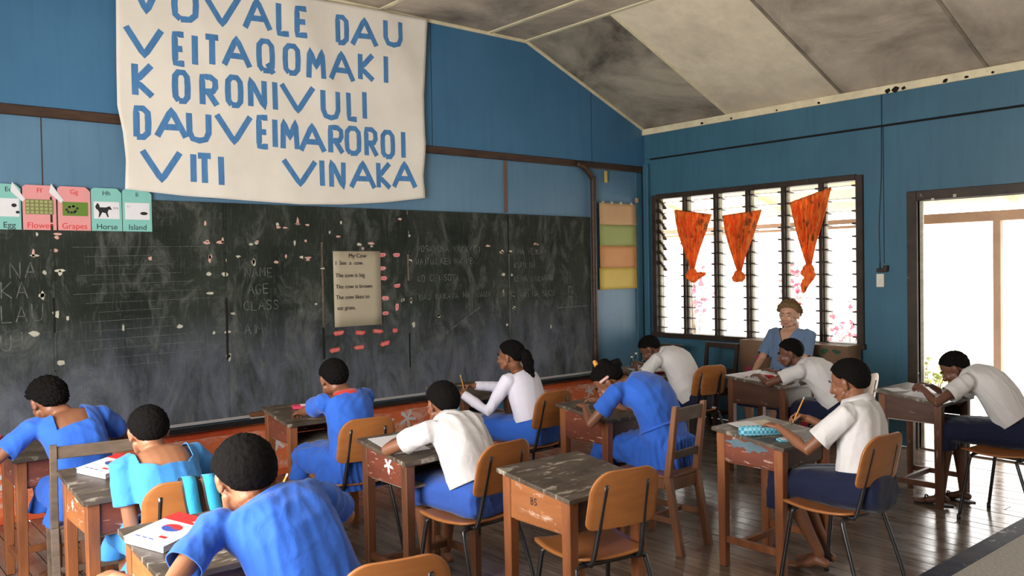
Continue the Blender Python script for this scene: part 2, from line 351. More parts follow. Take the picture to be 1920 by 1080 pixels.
def ik(a, c, l1, l2, pole):
    a, c = np.array(a, float), np.array(c, float); d = c-a; L_ = np.linalg.norm(d); Lm = min(L_, (l1+l2)*.995); c2 = a+d/L_*Lm
    x = (l1*l1-l2*l2+Lm*Lm)/(2*Lm); h = math.sqrt(max(l1*l1-x*x, 0)); d = d/L_; pl = np.array(pole, float); pl = nrm(pl-d*(pl@d)); return a+d*x+pl*h, c2
def hand(mb, w, d, n, side, k, curl=(.25, .45, .35), pinch=False):
    """palm, four fingers, thumb; d = fingers' direction, n = palm normal; returns the pinch point"""
    d = nrm(d); n = nrm(n-d*(n@d)); l = np.cross(n, d)*(-1 if side > 0 else 1)      # l points to the thumb side
    pc = [(w, .020), (w+d*.02*k, .026), (w+d*.045*k, .034), (w+d*.068*k, .035), (w+d*.078*k, .032)]
    mb.add(*loft_vf([(c, l*h_*k, n*.0125*k, .8) for c, h_ in pc], 16))
    tips = []
    for i, (o_, ln, r_) in enumerate(((.026, .066, .0074), (.009, .074, .0078), (-.009, .069, .0074), (-.026, .054, .0066))):
        b = w+d*(.070-.004*abs(i-1.3))*k+l*o_*k; a = nrm(d+l*(.16-.11*i)); P = [b-a*.02*k, b]; th = 0
        for s_, c_ in zip((.45, .30, .25), curl):
            th += c_*(1.25 if pinch and i < 2 else 1); P.append(P[-1]+(a*math.cos(th)+n*math.sin(th))*ln*s_*k)
        mb.tube(P, [r_*k*1.05, r_*k*1.05, r_*k, r_*k*.92, r_*k*.82], 8); tips.append(P[-1])
    b = w+d*.018*k+l*.022*k; a = nrm(d*.7+l*.75+n*.25); q1 = b+a*.034*k
    tgt = (tips[0]+n*.006 if pinch else q1+nrm(d*.95+l*.3+n*.2)*.05*k); a2 = nrm(tgt-q1)
    P = [b-a*.012*k, b, q1, q1+a2*.026*k, q1+a2*.046*k]; mb.tube(P, [.012*k, .0115*k, .0098*k, .009*k, .0078*k], 8)
    return (P[-1]+tips[0])/2, l
def head(mb, Hc, f, u, k, fem=False, adult=False):
    r = np.cross(f, u)
    E = lambda x, y, z, a, b, c, n=12: mb.add(*ell_vf(Hc+(r*x+f*y+u*z)*k, r*a*k, f*b*k, u*c*k, n))
    E(0, -.012, .018, .0735, .090, .083, 18); E(0, .028, -.035, .058, .058, .060, 14); E(0, .050, -.072, .032, .034, .030)      # skull, face, chin
    E(0, .066, .005, .045, .02, .020); E(.028, .064, -.028, .024, .022, .024); E(-.028, .064, -.028, .024, .022, .024)            # brow, cheeks
    mb.tube([Hc+(f*.083+u*.004)*k, Hc+(f*.094-u*.018)*k, Hc+(f*.100-u*.032)*k], [.008*k, .010*k, .013*k], 8); E(.010, .090, -.034, .010, .010, .008, 8); E(-.010, .090, -.034, .010, .010, .008, 8)
    E(0, .080, -.060, .022, .014, .012, 8)
    for s in (-1, 1):
        E(.074*s, -.004, -.012, .011, .019, .031, 8); E(.081*s, -.010, -.002, .008, .016, .020, 8)
    for s in (-1, 1): mb.tube([Hc+(r*.050*s+f*.02-u*.05)*k, Hc+(r*.038*s+f*.055-u*.074)*k], [.018*k, .018*k], 8)
def headbits(parent, org, Hc, f, u, k, adult=False):
    r = np.cross(f, u)
    for s in (-1, 1):
        e = MBL(); e.add(*ell_vf(Hc+(r*.030*s+f*.079+u*.000)*k-org, r*.012*k, f*.0075*k, u*.0052*k, 8)); o = link('eye', mesh('eye', e.V, e.F, True), M['eye'], parent)
        e = MBL(); e.add(*ell_vf(Hc+(r*.030*s+f*.0835+u*.000)*k-org, r*.005*k, f*.004*k, u*.0046*k, 6)); link('iris', mesh('iris', e.V, e.F, True), M['iris'], o)
        e = MBL(); P = spline([Hc+(r*.014*s+f*.087+u*.017)*k-org, Hc+(r*.030*s+f*.084+u*.024)*k-org, Hc+(r*.046*s+f*.072+u*.017)*k-org], 3); e.tube(P, lerps([.003*k, .0045*k, .002*k], len(P)), 6)
        link('eyebrow', mesh('eyebrow', e.V, e.F, True), M['hair_woman' if adult else 'hair'], parent)
    e = MBL(); P = spline([Hc+(-r*.024+f*.080-u*.056)*k-org, Hc+(f*.0925-u*(.062 if adult else .060))*k-org, Hc+(r*.024+f*.080-u*.056)*k-org], 4)
    e.tube(P, lerps([.003*k, .0075*k, .003*k], len(P)), 8); link('lips', mesh('lips', e.V, e.F, True), M['lips_pale' if adult else 'lips'], parent)
def hair(parent, org, Hc, f, u, k, th, mat, seed, name='hair', low=-.5, curl=.004, cf=60, fr=.50, xt=0):
    r = np.cross(f, u); c = Hc+(-f*.012+u*.018)*k; V, F = [], []; nu, nv = 110, 64
    for j in range(nv+1):
        ph = math.pi*j/nv
        for i in range(nu):
            t = 2*math.pi*i/nu; d = np.array((math.sin(ph)*math.cos(t), math.sin(ph)*math.sin(t), math.cos(ph)))
            y = d[1]/(math.hypot(d[0], d[1])+1e-6); thr = float(np.interp(y, [-1, -.6, -.25, .05, .3, .7, 1], [low-.28, low-.20, low+.22, -.14, -.02, fr*.8, fr]))
            m_ = min(1, max(0, (d[2]-thr)/(.34 if d[1] < .2 else .16))); m_ = m_*m_*(3-2*m_)
            R0 = 1/math.sqrt((d[0]/.0735)**2+(d[1]/.090)**2+(d[2]/.083)**2)
            t_ = th*(1+xt*max(0, d[2]))
            rad = R0*k-.006+(.006+t_)*m_+(curl*mnoise(Vector(d*(cf*.16)+np.array((seed, 0, 0))))+curl*.7*mnoise(Vector(d*(cf*.4))))*m_
            V.append(c+(r*d[0]+f*d[1]+u*d[2])*rad-org)
    for j in range(nv):
        for i in range(nu): F.append((j*nu+i, j*nu+(i+1) % nu, (j+1)*nu+(i+1) % nu, (j+1)*nu+i))
    me = mesh(name, V, F, True); bm = bmesh.new(); bm.from_mesh(me); bmesh.ops.remove_doubles(bm, verts=bm.verts, dist=1e-5); bmesh.ops.recalc_face_normals(bm, faces=bm.faces); bm.to_mesh(me); bm.free()
    return link(name, me, mat, parent)
def person(label, hip, C7, Hc, yaw=0, gaze=None, top='dress', tm='blue_dress', bm_=None, skinm='skin', hairth=.014, hk=1.0, wk=1.0, elbows=None, hands_=None, knees=None, feet=None,
           vox=.0055, hunch=.05, neck='round', collar=None, sleeve=.62, hairfn=None, seed=1, curl=.004, tilt=0, pinch=None, adult=False, shw=.150, shy=0, xt=0, hem=None, low=-.72, splay=.075, belt=False, tuck=True):
    """a seated figure: hip, nape and head centre are world points; everything else hangs on that chain"""
    org = np.array((hip[0], hip[1], 0.0)); H = np.array((hip[0], hip[1], hip[2] if len(hip) > 2 else .525)); C = np.array(C7, float); Hc = np.array(Hc, float)
    fw = np.array((math.sin(yaw), math.cos(yaw), 0)); rt = np.array((math.cos(yaw), -math.sin(yaw), 0))
    t = empty('person', tuple(org)); tag(t, label, 'person')
    sp = nrm(C-H); bk = nrm(np.cross(rt, sp)); fr_ = bk if bk@fw > 0 else -bk      # torso's front direction
    C = C+fr_*.025
    ysh = math.radians(shy); rs = nrm(rt*math.cos(ysh)+fw*math.sin(ysh)); tl = math.radians(tilt); rs = nrm(rs*math.cos(tl)+UP*math.sin(tl))
    mid1 = H+(C-H)*.35-fr_*hunch*.6; mid2 = H+(C-H)*.72-fr_*hunch
    cen = spline([H-sp*.06, H, mid1, mid2, C-nrm(C-mid2)*.05, C], 3)
    Lc = len(cen); tt = [i/(Lc-1) for i in range(Lc)]
    key = [0, .2, .4, .62, .80, .90, 1.0]
    def rings(dx, dy, waist=0, neckr=.046):
        wx = np.interp(tt, key, [.095, .135, .118, .135, shw-.008, shw-.035, neckr+.002]); wy = np.interp(tt, key, [.07, .095, .085, .092, .082, .068, neckr])
        out = []
        for i, c in enumerate(cen):
            tg = nrm(cen[min(i+1, Lc-1)]-cen[max(i-1, 0)]); q = min(1, tt[i]/.75); a = nrm(rt*(1-q)+rs*q); a = nrm(a-tg*(a@tg)); b = np.cross(tg, a)
            ww = waist*math.exp(-((tt[i]-.38)/.2)**2) if tt[i] < .75 else 0
            e = (0 if tt[i] > .97 else 1)
            out.append((c, a*(wx[i]*wk+dx*(1 if e else .5)+ww), b*(wy[i]*wk+dy*(1 if e else .5)+ww*.8), .9))
        return out
    B = MBL(); B.add(*loft_vf(rings(-.006, -.006), 24))
    f = nrm(gaze) if gaze is not None else nrm(fw*.75-UP*.65); u0 = nrm(Hc-C) if False else UP; u = nrm(u0-f*(u0@f)); 
    nb = Hc-u*.055*hk-f*.022*hk; ns = spline([C-nrm(C-mid2)*.05, C+nrm(Hc-C)*.02, nb, Hc-f*.01], 3)
    B.tube(ns, lerps([q_*hk*(1.22 if adult else 1) for q_ in (.058, .050, .047, .050)], len(ns)), 16)
    head(B, Hc, f, u, hk, adult=adult)
    k = 1.12 if adult else .94; uA, lA = (.29, .25) if adult else (.255, .225)
    shc = C-nrm(C-mid2)*.050; S = [shc-rs*shw*wk, shc+rs*shw*wk]; arms = []; pts = []
    for s in (0, 1):
        sd = -1 if s == 0 else 1
        w = np.array(hands_[s], float) if hands_ and hands_[s] is not None else shc+fw*.30+rt*.09*sd+UP*(.78-shc[2])
        if elbows and elbows[s] is not None: pole = np.array(elbows[s], float)-(S[s]+w)/2
        else: pole = rt*sd*.8-UP*.6-fw*.1
        e, w = ik(S[s], w, uA, lA, pole); arms.append((S[s], e, w))
        B.tube([S[s]-rs*sd*.03, S[s], S[s]+(e-S[s])*.3, S[s]+(e-S[s])*.7, e, e+(w-e)*.3, e+(w-e)*.7, w], [.046*k, .044*k, .038*k, .033*k, .032*k, .032*k, .024*k, .0195*k], 14)
        dn = nrm(w-e); dd = nrm(dn*.8+fw*.35-UP*.15) if not adult else dn; pn = pinch and pinch[s]
        pp, l = hand(B, w, dd, -UP*.95+rt*(-sd)*(.5 if pn else .1), sd, .92*k, (.55, .75, .45) if pn else (.22, .4, .3), pn); pts.append((pp, dd, l))
    legs = []
    for s in (0, 1):
        sd = -1 if s == 0 else 1; hj = H+rt*sd*.072-UP*.01
        kn = np.array(knees[s], float) if knees else H+rt*sd*splay+fw*.40-UP*.005
        an = np.array(feet[s], float) if feet else kn*np.array((1, 1, 0))+np.array((0, 0, .075))-fw*.02
        legs.append((hj, kn, an))
        B.tube([hj-fw*.03, hj, hj+(kn-hj)*.5, kn-nrm(kn-hj)*.02, kn, kn+(an-kn)*.3, kn+(an-kn)*.7, an], [.075, .074, .064, .052, .048, .046, .032, .027], 16)
        ff = nrm(fw+rt*sd*.12); fz = max(0, an[2]-.075); tz = .016; heel = an-ff*.03-UP*.045
        if fz > .04: heel = an-ff*.02+UP*-.035
        toe = np.array((an[0], an[1], 0))+ff*.12+UP*.020
        B.tube([heel, an-UP*.035+ff*.01, (an-UP*.05+toe)/2+UP*.004, toe], [.024, .028, .025, .018], 12)
        lat = np.cross(ff, UP)*(-sd)
        B.add(*ell_vf(toe, ff*.03, lat*.038, UP*.016, 8))
        for q, (o_, r_, ln) in enumerate(((.026, .011, .04), (.010, .0085, .038), (-.004, .008, .034), (-.017, .0075, .029), (-.029, .007, .022))):
            b = toe+lat*o_+ff*.01; B.tube([b, b+ff*ln], [r_, r_*.9], 8)
    V = [v-org for v in B.V]
    link('body', remesh(V, B.F, vox, 2), M[skinm], t); headbits(t, org, Hc, f, u, hk, adult)
    # ---- clothes
    G_ = MBL(); sl_ops = []
    long = sleeve > 1
    loose = .012 if top == 'knit' else .020
    G_.add(*loft_vf(rings(.012, .012, loose if top != 'dress' else .004, .066*hk), 28))
    for s in (0, 1):
        a, e, w = arms[s]; sd = -1 if s == 0 else 1; d = nrm(e-a)
        if long:
            q = e+(w-e)*.93; G_.tube([a-rs*sd*.03, a, a+(e-a)*.5, e, e+(w-e)*.5, q, q+nrm(w-e)*.05], [.055*k, .056*k, .050*k, .044*k, .038*k, .035*k, .03], 14); dn = nrm(w-e)
            sl_ops.append((q-org, .10, q-org, dn))
        else:
            q = a+(e-a)*sleeve; k_ = k*(.90 if adult else 1); G_.tube([a-rs*sd*.03, a, a+(e-a)*.3, q, q+d*.016], [.056*k_, .058*k_, .058*k_, .063*k_, .055*k_], 16); sl_ops.append((q-org, .095, q-org, d))
    tn = nrm(nrm(C-mid2)+nrm(Hc-C)*.5)
    kn_m = (legs[0][1]+legs[1][1])/2; hw = np.linalg.norm(legs[0][1]-legs[1][1])/2; hem_z = hem if hem is not None else kn_m[2]-.13
    def skirt(g, gr, flare):
        a = nrm(legs[1][1]-legs[0][1]); fd = nrm(kn_m-H)
        upn = nrm(np.cross(a, fd)); upn = upn if upn[2] > 0 else -upn
        rg = []
        for q in (-.33, -.27, -.12, .15, .4, .7, .95): c = H+(kn_m-H)*q-upn*.006*(1+q); e_ = .78 if q < -.3 else .96 if q < -.2 else 1; rg.append((c, rt*((.160+(hw-.07)*max(q, 0))*e_+gr), upn*((.100-.022*max(q, 0))*e_+gr), .66))
        rg.append((kn_m+fd*.05, rt*(hw+.085+gr), upn*(.066+gr), .62)); g.add(*loft_vf(rg, 28))
        rg = [(kn_m+fd*.0-UP*0, rt*(hw+.078+gr), fw*.060, .6), (np.array((*(kn_m+fd*.018)[:2], (kn_m[2]+hem_z)/2)), rt*(hw+.085+gr+flare*.3), fw*.060, .6), (np.array((*(kn_m+fd*.012)[:2], hem_z)), rt*(hw+.09+gr+flare*.6), fw*.062, .6), (np.array((*(kn_m+fd*.01)[:2], hem_z-.05)), rt*(hw+.09+gr), fw*.06, .6)]
        g.add(*loft_vf(rg, 28))
        if flare:     # cloth falling beside the seat
            rg = [(H-fw*.0+UP*.07, rt*.135, fw*.115, .8), (H+fw*.04-UP*.03, rt*(.165+flare*.4), fw*.16, .75), (H+fw*.05-UP*(.13), rt*(.185+flare), fw*(.17+flare*.4), .7), (H+fw*.05-UP*.20, rt*(.17+flare), fw*(.15+flare*.4), .7)]
            g.add(*loft_vf(rg, 28))
            cut = H+fw*.05-UP*.13
            return [(kn_m-org, .6, np.array((0, 0, hem_z)), -UP, [((kn_m-fd*.10)-org, fw)]), (H-org, .6, cut-org, -UP, [((kn_m-fd*.10)-org, -fw)])]
        return [(kn_m-org, .35, np.array((0, 0, hem_z)), -UP, [((kn_m-fd*.10)-org, fw)])]
    ops = list(sl_ops); cname = 'dress' if top == 'dress' else 'shirt'
    if top == 'dress': ops += skirt(G_, .006, .03)
    me = remesh([v-org for v in G_.V], G_.F, max(vox*1.3, .007), 3)
    co = getco(me); no = getno(me); ax = nrm(C-H); z_ = co[:, 2]
    am = .0085 if top != 'knit' else .004
    co = co+wrink(co, no, am, 30, seed, ax); 
    if top == 'dress': # gathers below the waist
        wq = np.clip((H[2]+.12-z_)/.08, 0, 1); ang = np.arctan2(co@rt-(H-org)@rt, -(co@fw-(H-org)@fw)); co += no*(np.sin(ang*26+3*np.sin(z_*14))*.005*wq)[:, None]
    setco(me, co)
    if top != 'dress': ops += [(H-org, .30, H-org+sp*(.072 if tuck else .0), -sp)]
    cutdel(me, ops)
    if neck == 'square' or neck == 'scoop':
        a = nrm(rs); up_ = nrm(C-mid2); out = -fr_; b0 = C-org; hw_, dp = (.076, .125) if neck == 'square' else (.112, .16)
        pl = [(b0-a*hw_, a), (b0+a*hw_, -a), (b0-up_*dp, up_), (b0+fr_*.02, out)]
        if neck == 'scoop': pl += [(b0-up_*dp-a*hw_*.55, nrm(up_+a*.9)), (b0-up_*dp+a*hw_*.55, nrm(up_-a*.9))]
        polycut(me, pl)
        polycut(me, [(b0-a*hw_, a), (b0+a*hw_, -a), (b0-up_*.04, up_)])
    elif neck == 'v':
        a = nrm(rs); up_ = nrm(C-mid2); b0 = C-org
        polycut(me, [(b0-up_*.20, nrm(up_*.45+a)), (b0-up_*.20, nrm(up_*.45-a)), (b0, fr_)]); polycut(me, [(b0-a*.08, a), (b0+a*.08, -a), (b0-up_*.012, up_)])
    else:
        polycut(me, [(C-org-tn*(.028 if collar == 'red' else .006 if neck == 'round' else .004), tn), (C-org-rs*.12, rs), (C-org+rs*.12, -rs), (C-org-fr_*.12, fr_), (C-org+fr_*.12, -fr_)])
    g = link(cname, me, M[tm], t); s_ = g.modifiers.new('s', 'SOLIDIFY'); s_.thickness = .0035; s_.offset = -1
    if top != 'dress':
        K = MBL(); ops = skirt(K, .0, 0.0); wst = [(H-sp*.02, rt*.128*wk, nrm(np.cross(sp, rt))*.10*wk, .85), (H+sp*.05, rt*.140*wk, nrm(np.cross(sp, rt))*.110*wk, .85), (H+sp*.098, rt*.140*wk, nrm(np.cross(sp, rt))*.112*wk, .85)]
        K.add(*loft_vf(wst, 24)); me = remesh([v-org for v in K.V], K.F, max(vox*1.3, .007), 3)
        co = getco(me); co = co+wrink(co, getno(me), .008, 26, seed+5, fw); setco(me, co); cutdel(me, ops)
        g = link('trousers' if adult else 'wrap_skirt', me, M[bm_], t); s_ = g.modifiers.new('s', 'SOLIDIFY'); s_.thickness = .0035; s_.offset = -1
    if belt:
        P = []
        for i in range(33): a_ = i/32*2*math.pi; c_ = H+sp*.135-fr_*hunch*.5; P.append(c_+rt*.142*wk*math.cos(a_)+fr_*.110*wk*math.sin(a_)-org)
        K = MBL(); K.add(*tube_vf(P, [.008]*33, 8, False)); link('waist_seam', mesh('waist_seam', K.V, K.F, True), M[tm], t)
    if collar:
        P = []; n_ = 33; rr_ = .062*hk if collar != 'red' else .074
        for i in range(n_): a_ = i/(n_-1)*2*math.pi*.93+.22+math.pi/2; c_ = C-tn*(.030 if collar == 'red' else .008); P.append(c_+rs*(rr_+.004)*math.cos(a_)+nrm(np.cross(tn, rs))*rr_*math.sin(a_)*(1 if (np.cross(tn, rs)@fr_) > 0 else -1)-org)
        V, F = [], []
        for i, p_ in enumerate(P):      # folded collar: stand + fall
            o_ = nrm(p_-(C-tn*.014-org)); hh = .026 if collar == 'shirt' else .012
            for dx, dz in ((-.003, -.006), (-.006, hh), (.004, hh+.004), (.024 if collar == 'shirt' else .016, -.006), (.020, -.012)): V.append(p_+o_*dx+tn*dz)
        for i in range(n_-1):
            for j in range(4): F.append((i*5+j, (i+1)*5+j, (i+1)*5+j+1, i*5+j+1))
        g = link('collar', mesh('collar', V, F, True), M['red_collar' if collar == 'red' else tm], t); s_ = g.modifiers.new('s', 'SOLIDIFY'); s_.thickness = .003; s_.offset = 0
    if hairfn: hairfn(t, org, Hc, f, u, hk)
    else: hair(t, org, Hc, f, u, hk, hairth, M['hair'], seed, curl=curl, xt=xt, low=low)
    return t, pts, arms, legs

# ================================================================== THE SETTING
XL, YB, HW, HC = -8.4, -9.2, 3.20, 3.93      # left wall, back wall, eaves height, flat-ceiling height
def struct(name, mb, mat, parent=None, bevel=0):
    o = mb.build(name, mat, parent, bevel)
    if not parent: o['kind'] = 'structure'
    return o
# floor with its boards (running away from the blackboard wall)
fl = struct('floor', MB().box(XL, 0.0, YB, 0.0, -.06, -.018), M['dark'])
bw = .105; rr = random.Random(3); proto = {}
x = XL
while x < -.01:
    x1 = min(x+bw, 0); y = 0.0
    for yy in [-(1.3+rr.random()*2.2), -(4.0+rr.random()*1.8), YB]:
        ln = y-yy; key = round(ln, 1); me = proto.get(key)
        if not me:
            me = MB().box(-bw/2+.0022, bw/2-.0022, -key/2+.0015, key/2-.0015, -.018, 0).build('floorboard', M['floor'], bevel=.0015)
            bpy.data.objects.remove(me); me = bpy.data.meshes[-1] if False else [m_ for m_ in bpy.data.meshes if m_.name.startswith('floorboard')][-1]; proto[key] = me
        o = link('floorboard', me, None, fl, (x+bw/2, y-key/2, rr.uniform(-.0012, .0004))); y -= key
        if y < YB+.15: break
    x += bw
# walls
wf = struct('wall_front', MB().box(XL, 0, 0, .12, 0, 4.1), M['wall_low'])
up = MB().prism([(XL, 0, 2.74), (0, 0, 2.74), (0, 0, HW), (-1.78, 0, HC), (XL+1.78, 0, HC), (XL, 0, HW)], (0, -.012, 0)).build('upper_sheet', M['wall_up'], wf)
for xx in (-2.95, -.86): MB().box(xx-.003, xx+.003, -.0125, -.0118, 2.78, 3.9 if xx < -1 else 3.55).build('sheet_joint', M['dark'], wf)
for xx, a, b_ in ((-6.16, 2.2, 2.72), (-2.08, 2.19, 2.70)):
    w_ = .003 if xx < -3 else .010; MB().box(xx-w_, xx+w_, -.004 if xx < -3 else -.016, 0, a, b_).build('joint_strip', M['brown_trim'] if xx < -3 else M['chair_wood'], wf)
lf = MB().box(-6.9, -.05, -.008, 0, 0.0, .44).build('painted_dado', M['orange'], wf)
MB().box(-6.9, -.05, -.016, -.008, .385, .43).build('red_band', M['orange_trim'], wf, .003)
MB().box(-6.9, -.05, -.018, -.008, 0, .05).build('skirting', M['orange_trim'], wf, .003)
rr = random.Random(11)
for i in range(28):     # white cut-out flowers and grey patches painted on the dado
    cx = -6.6+i*.21+rr.uniform(-.04, .04); cz = rr.choice([.12, .17, .26, .3]); s = rr.uniform(.065, .10); pts = []
    if i % 3 == 2:
        pts = [(-1, -1), (.9, -1), (.8, .1), (.5, .9), (-.6, .8), (-.8, .1)]; mt = M['greypaint']; s *= .9
        V = [(cx+a*s, -.0105, cz+b_*s) for a, b_ in pts]
    else:
        n = 24; ph = rr.random()*6; mt = M['paper']
        V = []
        for k in range(n):
            t = k/n*2*math.pi; r_ = s*(.55+.45*math.cos(5*t+ph))+.006; V.append((cx+r_*math.cos(t), -.0105, cz+r_*math.sin(t)))
    MB().prism(V, (0, .003, 0)).build('painted_flower' if i % 3 != 2 else 'bare_patch', mt, wf)
# rail, bent post and corner piece
rail = empty('trim_1', (0, 0, 0)); rail['kind'] = 'structure'
MB().box(XL, -.02, -.032, 0, 2.705, 2.775).build('picture_rail', M['brown_trim'], rail, .006)
MB().tube(spline([(-1.12, -.05, 2.735), (-1.02, -.05, 2.70), (-.90, -.05, 2.60), (-.885, -.05, 2.50), (-.885, -.05, 1.5), (-.885, -.05, .5)], 4), .030, 10).build('post', M['brown_trim'], rail, smooth=True)
cp = struct('trim_2', MB().box(-.055, 0, -.10, -.03, 0, 2.80), M['wall_side'], bevel=.006)
struct('trim_5', MB().box(-.16, -.06, -.02, -.0, .47, 2.70), M['wall_side'], bevel=.004)
# right wall with window and door openings
WY0, WY1, WZ0, WZ1 = -.16, -2.58, .88, 2.40; DY0, DY1, DZ = -3.10, -4.16, 2.16
rw = MB()
rw.box(0, .10, WY0, .12, 0, HW); rw.box(0, .10, WY1, WY0, 0, WZ0); rw.box(0, .10, WY1, WY0, WZ1, HW)
rw.box(0, .10, DY0, WY1, 0, HW); rw.box(0, .10, DY1, DY0, DZ, HW); rw.box(0, .10, -5.6, DY1, 0, HW)
rw.box(0, .10, -8.6, -5.6, 0, .9); rw.box(0, .10, -8.6, -5.6, 2.3, HW); rw.box(0, .10, YB, -8.6, 0, HW)
wr = struct('wall_right', rw, M['wall_side'])
MB().box(-.018, 0, -2.79, -.04, 2.86, 3.15).build('fascia_board', M['wall_side'], wr, .003)
MB().box(-.018, 0, -7.6, -2.80, 2.86, 3.15).build('fascia_board', M['wall_side'], wr, .003)
MB().box(-.0019, .0, -2.803, -2.797, 1.62, 2.86).build('sheet_joint', M['dark'], wr)
MB().box(-.007, .0, -5.4, -.1, 2.843, 2.86).build('shadow_strip', M['dark'], wr)
MB().box(-.035, .0, -7.6, 0, 3.13, 3.20).build('cornice', M['cream_trim'], wr, .004)
spots = empty('cornice_grime', (0, 0, 0), parent=wr)
rr = random.Random(5)
for yy, s in ((-.85, .022), (-1.22, .018), (-2.2, .02), (-2.86, .035), (-2.93, .04), (-3.0, .025), (-3.35, .028), (-3.52, .02), (-1.75, .014), (-3.72, .016)):
    V = [(-.0365, yy+s*(.6+.4*rr.random())*math.cos(k*.7), 3.15+s*.75*(.6+.4*rr.random())*math.sin(k*.7)) for k in range(9)]
    MB().prism(V, (.004, 0, 0)).build('dirt_spot', M['dark'], wr)
bpy.data.objects.remove(spots)
# left and back walls (behind the photographer), unseen: back closed, left opening narrowed to shape the light
lw = MB(); lw.box(XL-.1, XL, YB, 0, 0, .9); lw.box(XL-.1, XL, YB, 0, 2.45, HW)
for a, b_ in ((-2.35, 0), (YB, -5.45)): lw.box(XL-.1, XL, a, b_, .9, 2.45)
struct('wall_left', lw, M['cream_wall'])
bwl = MB(); bwl.box(XL, 0, YB-.1, YB, 0, .9); bwl.box(XL, 0, YB-.1, YB, 2.45, 4.1)
for a, b_ in ((XL, 0),): bwl.box(a, b_, YB-.1, YB, .9, 2.45)
struct('wall_back', bwl, M['cream_wall'])
# ceiling: boarded with big fibre sheets and battens
cl = struct('ceiling', MB().prism([(XL-.1, YB-.1, HW+.02), (XL+1.78, YB-.1, HC+.02), (-1.78, YB-.1, HC+.02), (.1, YB-.1, HW+.0), (.1, YB-.1, HW+.06), (-1.78, YB-.1, HC+.08), (XL+1.78, YB-.1, HC+.08), (XL-.1, YB-.1, HW+.08)], (0, -YB+.2, 0)), M['dark'])
cuts = [0, -1.16, -2.42, -3.67, -4.9, -6.1, -7.3, -8.5, YB]
kinds = ['ceil_dark', 'ceil_clean', 'ceil_stain', 'ceil_stain', 'ceil_dark', 'ceil_stain', 'ceil_clean', 'ceil_stain']
for i in range(len(cuts)-1):
    a, b_ = cuts[i], cuts[i+1]
    for sgn in (0, 1):
        X = lambda x_: x_ if sgn == 0 else XL-x_
        MB().prism([(X(0), a-.004, HW), (X(-1.78), a-.004, HC), (X(-1.78), b_+.004, HC), (X(0), b_+.004, HW)], (0, 0, .012)).build('ceiling_sheet', M[kinds[i] if sgn == 0 else 'ceil_stain'], cl)
        if i: MB().prism([(X(-.02), a+.014, HW-.004), (X(-1.78), a+.014, HC-.008), (X(-1.78), a-.014, HC-.008), (X(-.02), a-.014, HW-.004)], (0, 0, .012)).build('batten', M['cream_trim'] if i in (1,) else M['dark_batten'], cl)
xs = [-1.78, -2.26, -3.48, -4.70, -5.92, XL+1.78]
for k in range(len(xs)-1):
    for a, b_ in ((0, -2.42), (-2.42, -4.9), (-4.9, -7.3), (-7.3, YB)):
        MB().box(xs[k+1]+.003, xs[k]-.003, b_+.003, a-.003, HC, HC+.012).build('ceiling_sheet', M['ceil_stain'], cl)
for xx in xs[:5]: MB().box(xx-.022, xx+.022, YB, 0, HC-.014, HC-.001).build('batten', M['cream_trim'], cl, .002)
MB().box(XL+1.78, -1.78, -.03, -.012, HC-.03, HC).build('cover_strip', M['cream_trim'], cl, .002)
MB().prism([(0, -.012, HW-.03), (0, -.012, HW), (-1.78, -.012, HC), (-1.78, -.012, HC-.03)], (0, -.018, 0)).build('cover_strip', M['cream_trim'], cl, .002)

# louvre window
wn = empty('window_1', (0, 0, 0)); wn['kind'] = 'structure'
fr = MB(); fr.box(-.03, .11, WY1-.035, WY1+.03, WZ0-.03, WZ1+.035); fr.box(-.03, .11, WY0-.03, WY0+.03, WZ0-.03, WZ1+.035)
fr.box(-.03, .11, WY1+.03, WY0-.03, WZ1-.01, WZ1+.045); fr.box(-.045, .12, WY1-.05, WY0+.04, WZ0-.045, WZ0+.008)
fr.build('window_frame', M['darkframe'], wn, .004)
ms = [WY0-.02, -.575, -.985, -1.38, -1.79, -2.19, WY1+.02]
blade = MB().box(-.055, .055, 0, 1, -.002, .002).build('t', M['glass']); blade_me = blade.data; bpy.data.objects.remove(blade)
clip = MB().hexa([(-.05, -.02, -.006), (.055, -.02, -.006), (.055, .02, -.006), (-.05, .02, -.006)], [(-.05, -.02, .008), (.055, -.02, .012), (.055, .02, .012), (-.05, .02, .008)]).build('t', M['darkframe'], bevel=.002); clip_me = clip.data; bpy.data.objects.remove(clip)
NB = 13
for k, y in enumerate(ms):
    if 0 < k < 6: MB().box(-.02, .10, y-.017, y+.017, WZ0, WZ1).build('mullion', M['darkframe'], wn, .003)
    for s in ((-1,) if k == 0 else (1,) if k == 6 else (-1, 1)):
        yy = y+s*.030
        MB().box(.022, .062, yy-.010, yy+.010, WZ0+.01, WZ1-.01).build('louvre_channel', M['alu'], wn, .002)
for k in range(6):
    ya, yb = ms[k]-.042, ms[k+1]+.042
    for j in range(NB):
        z = WZ0+.06+j*(WZ1-WZ0-.12)/(NB-1); tilt = R(7)
        o = link('louvre_blade', blade_me, None, wn, (.045, yb, z), (0, tilt, 0)); o.scale = (1, ya-yb, 1)
        for yy in (ya, yb):
            o = link('blade_clip', clip_me, None, wn, (.045, yy, z), (0, R(44) if (k == 0 and yy == ya and j > 5) else tilt, 0))
            if k == 0 and yy == ya and j > 5: o.scale = (1.5, 1, 1.2)
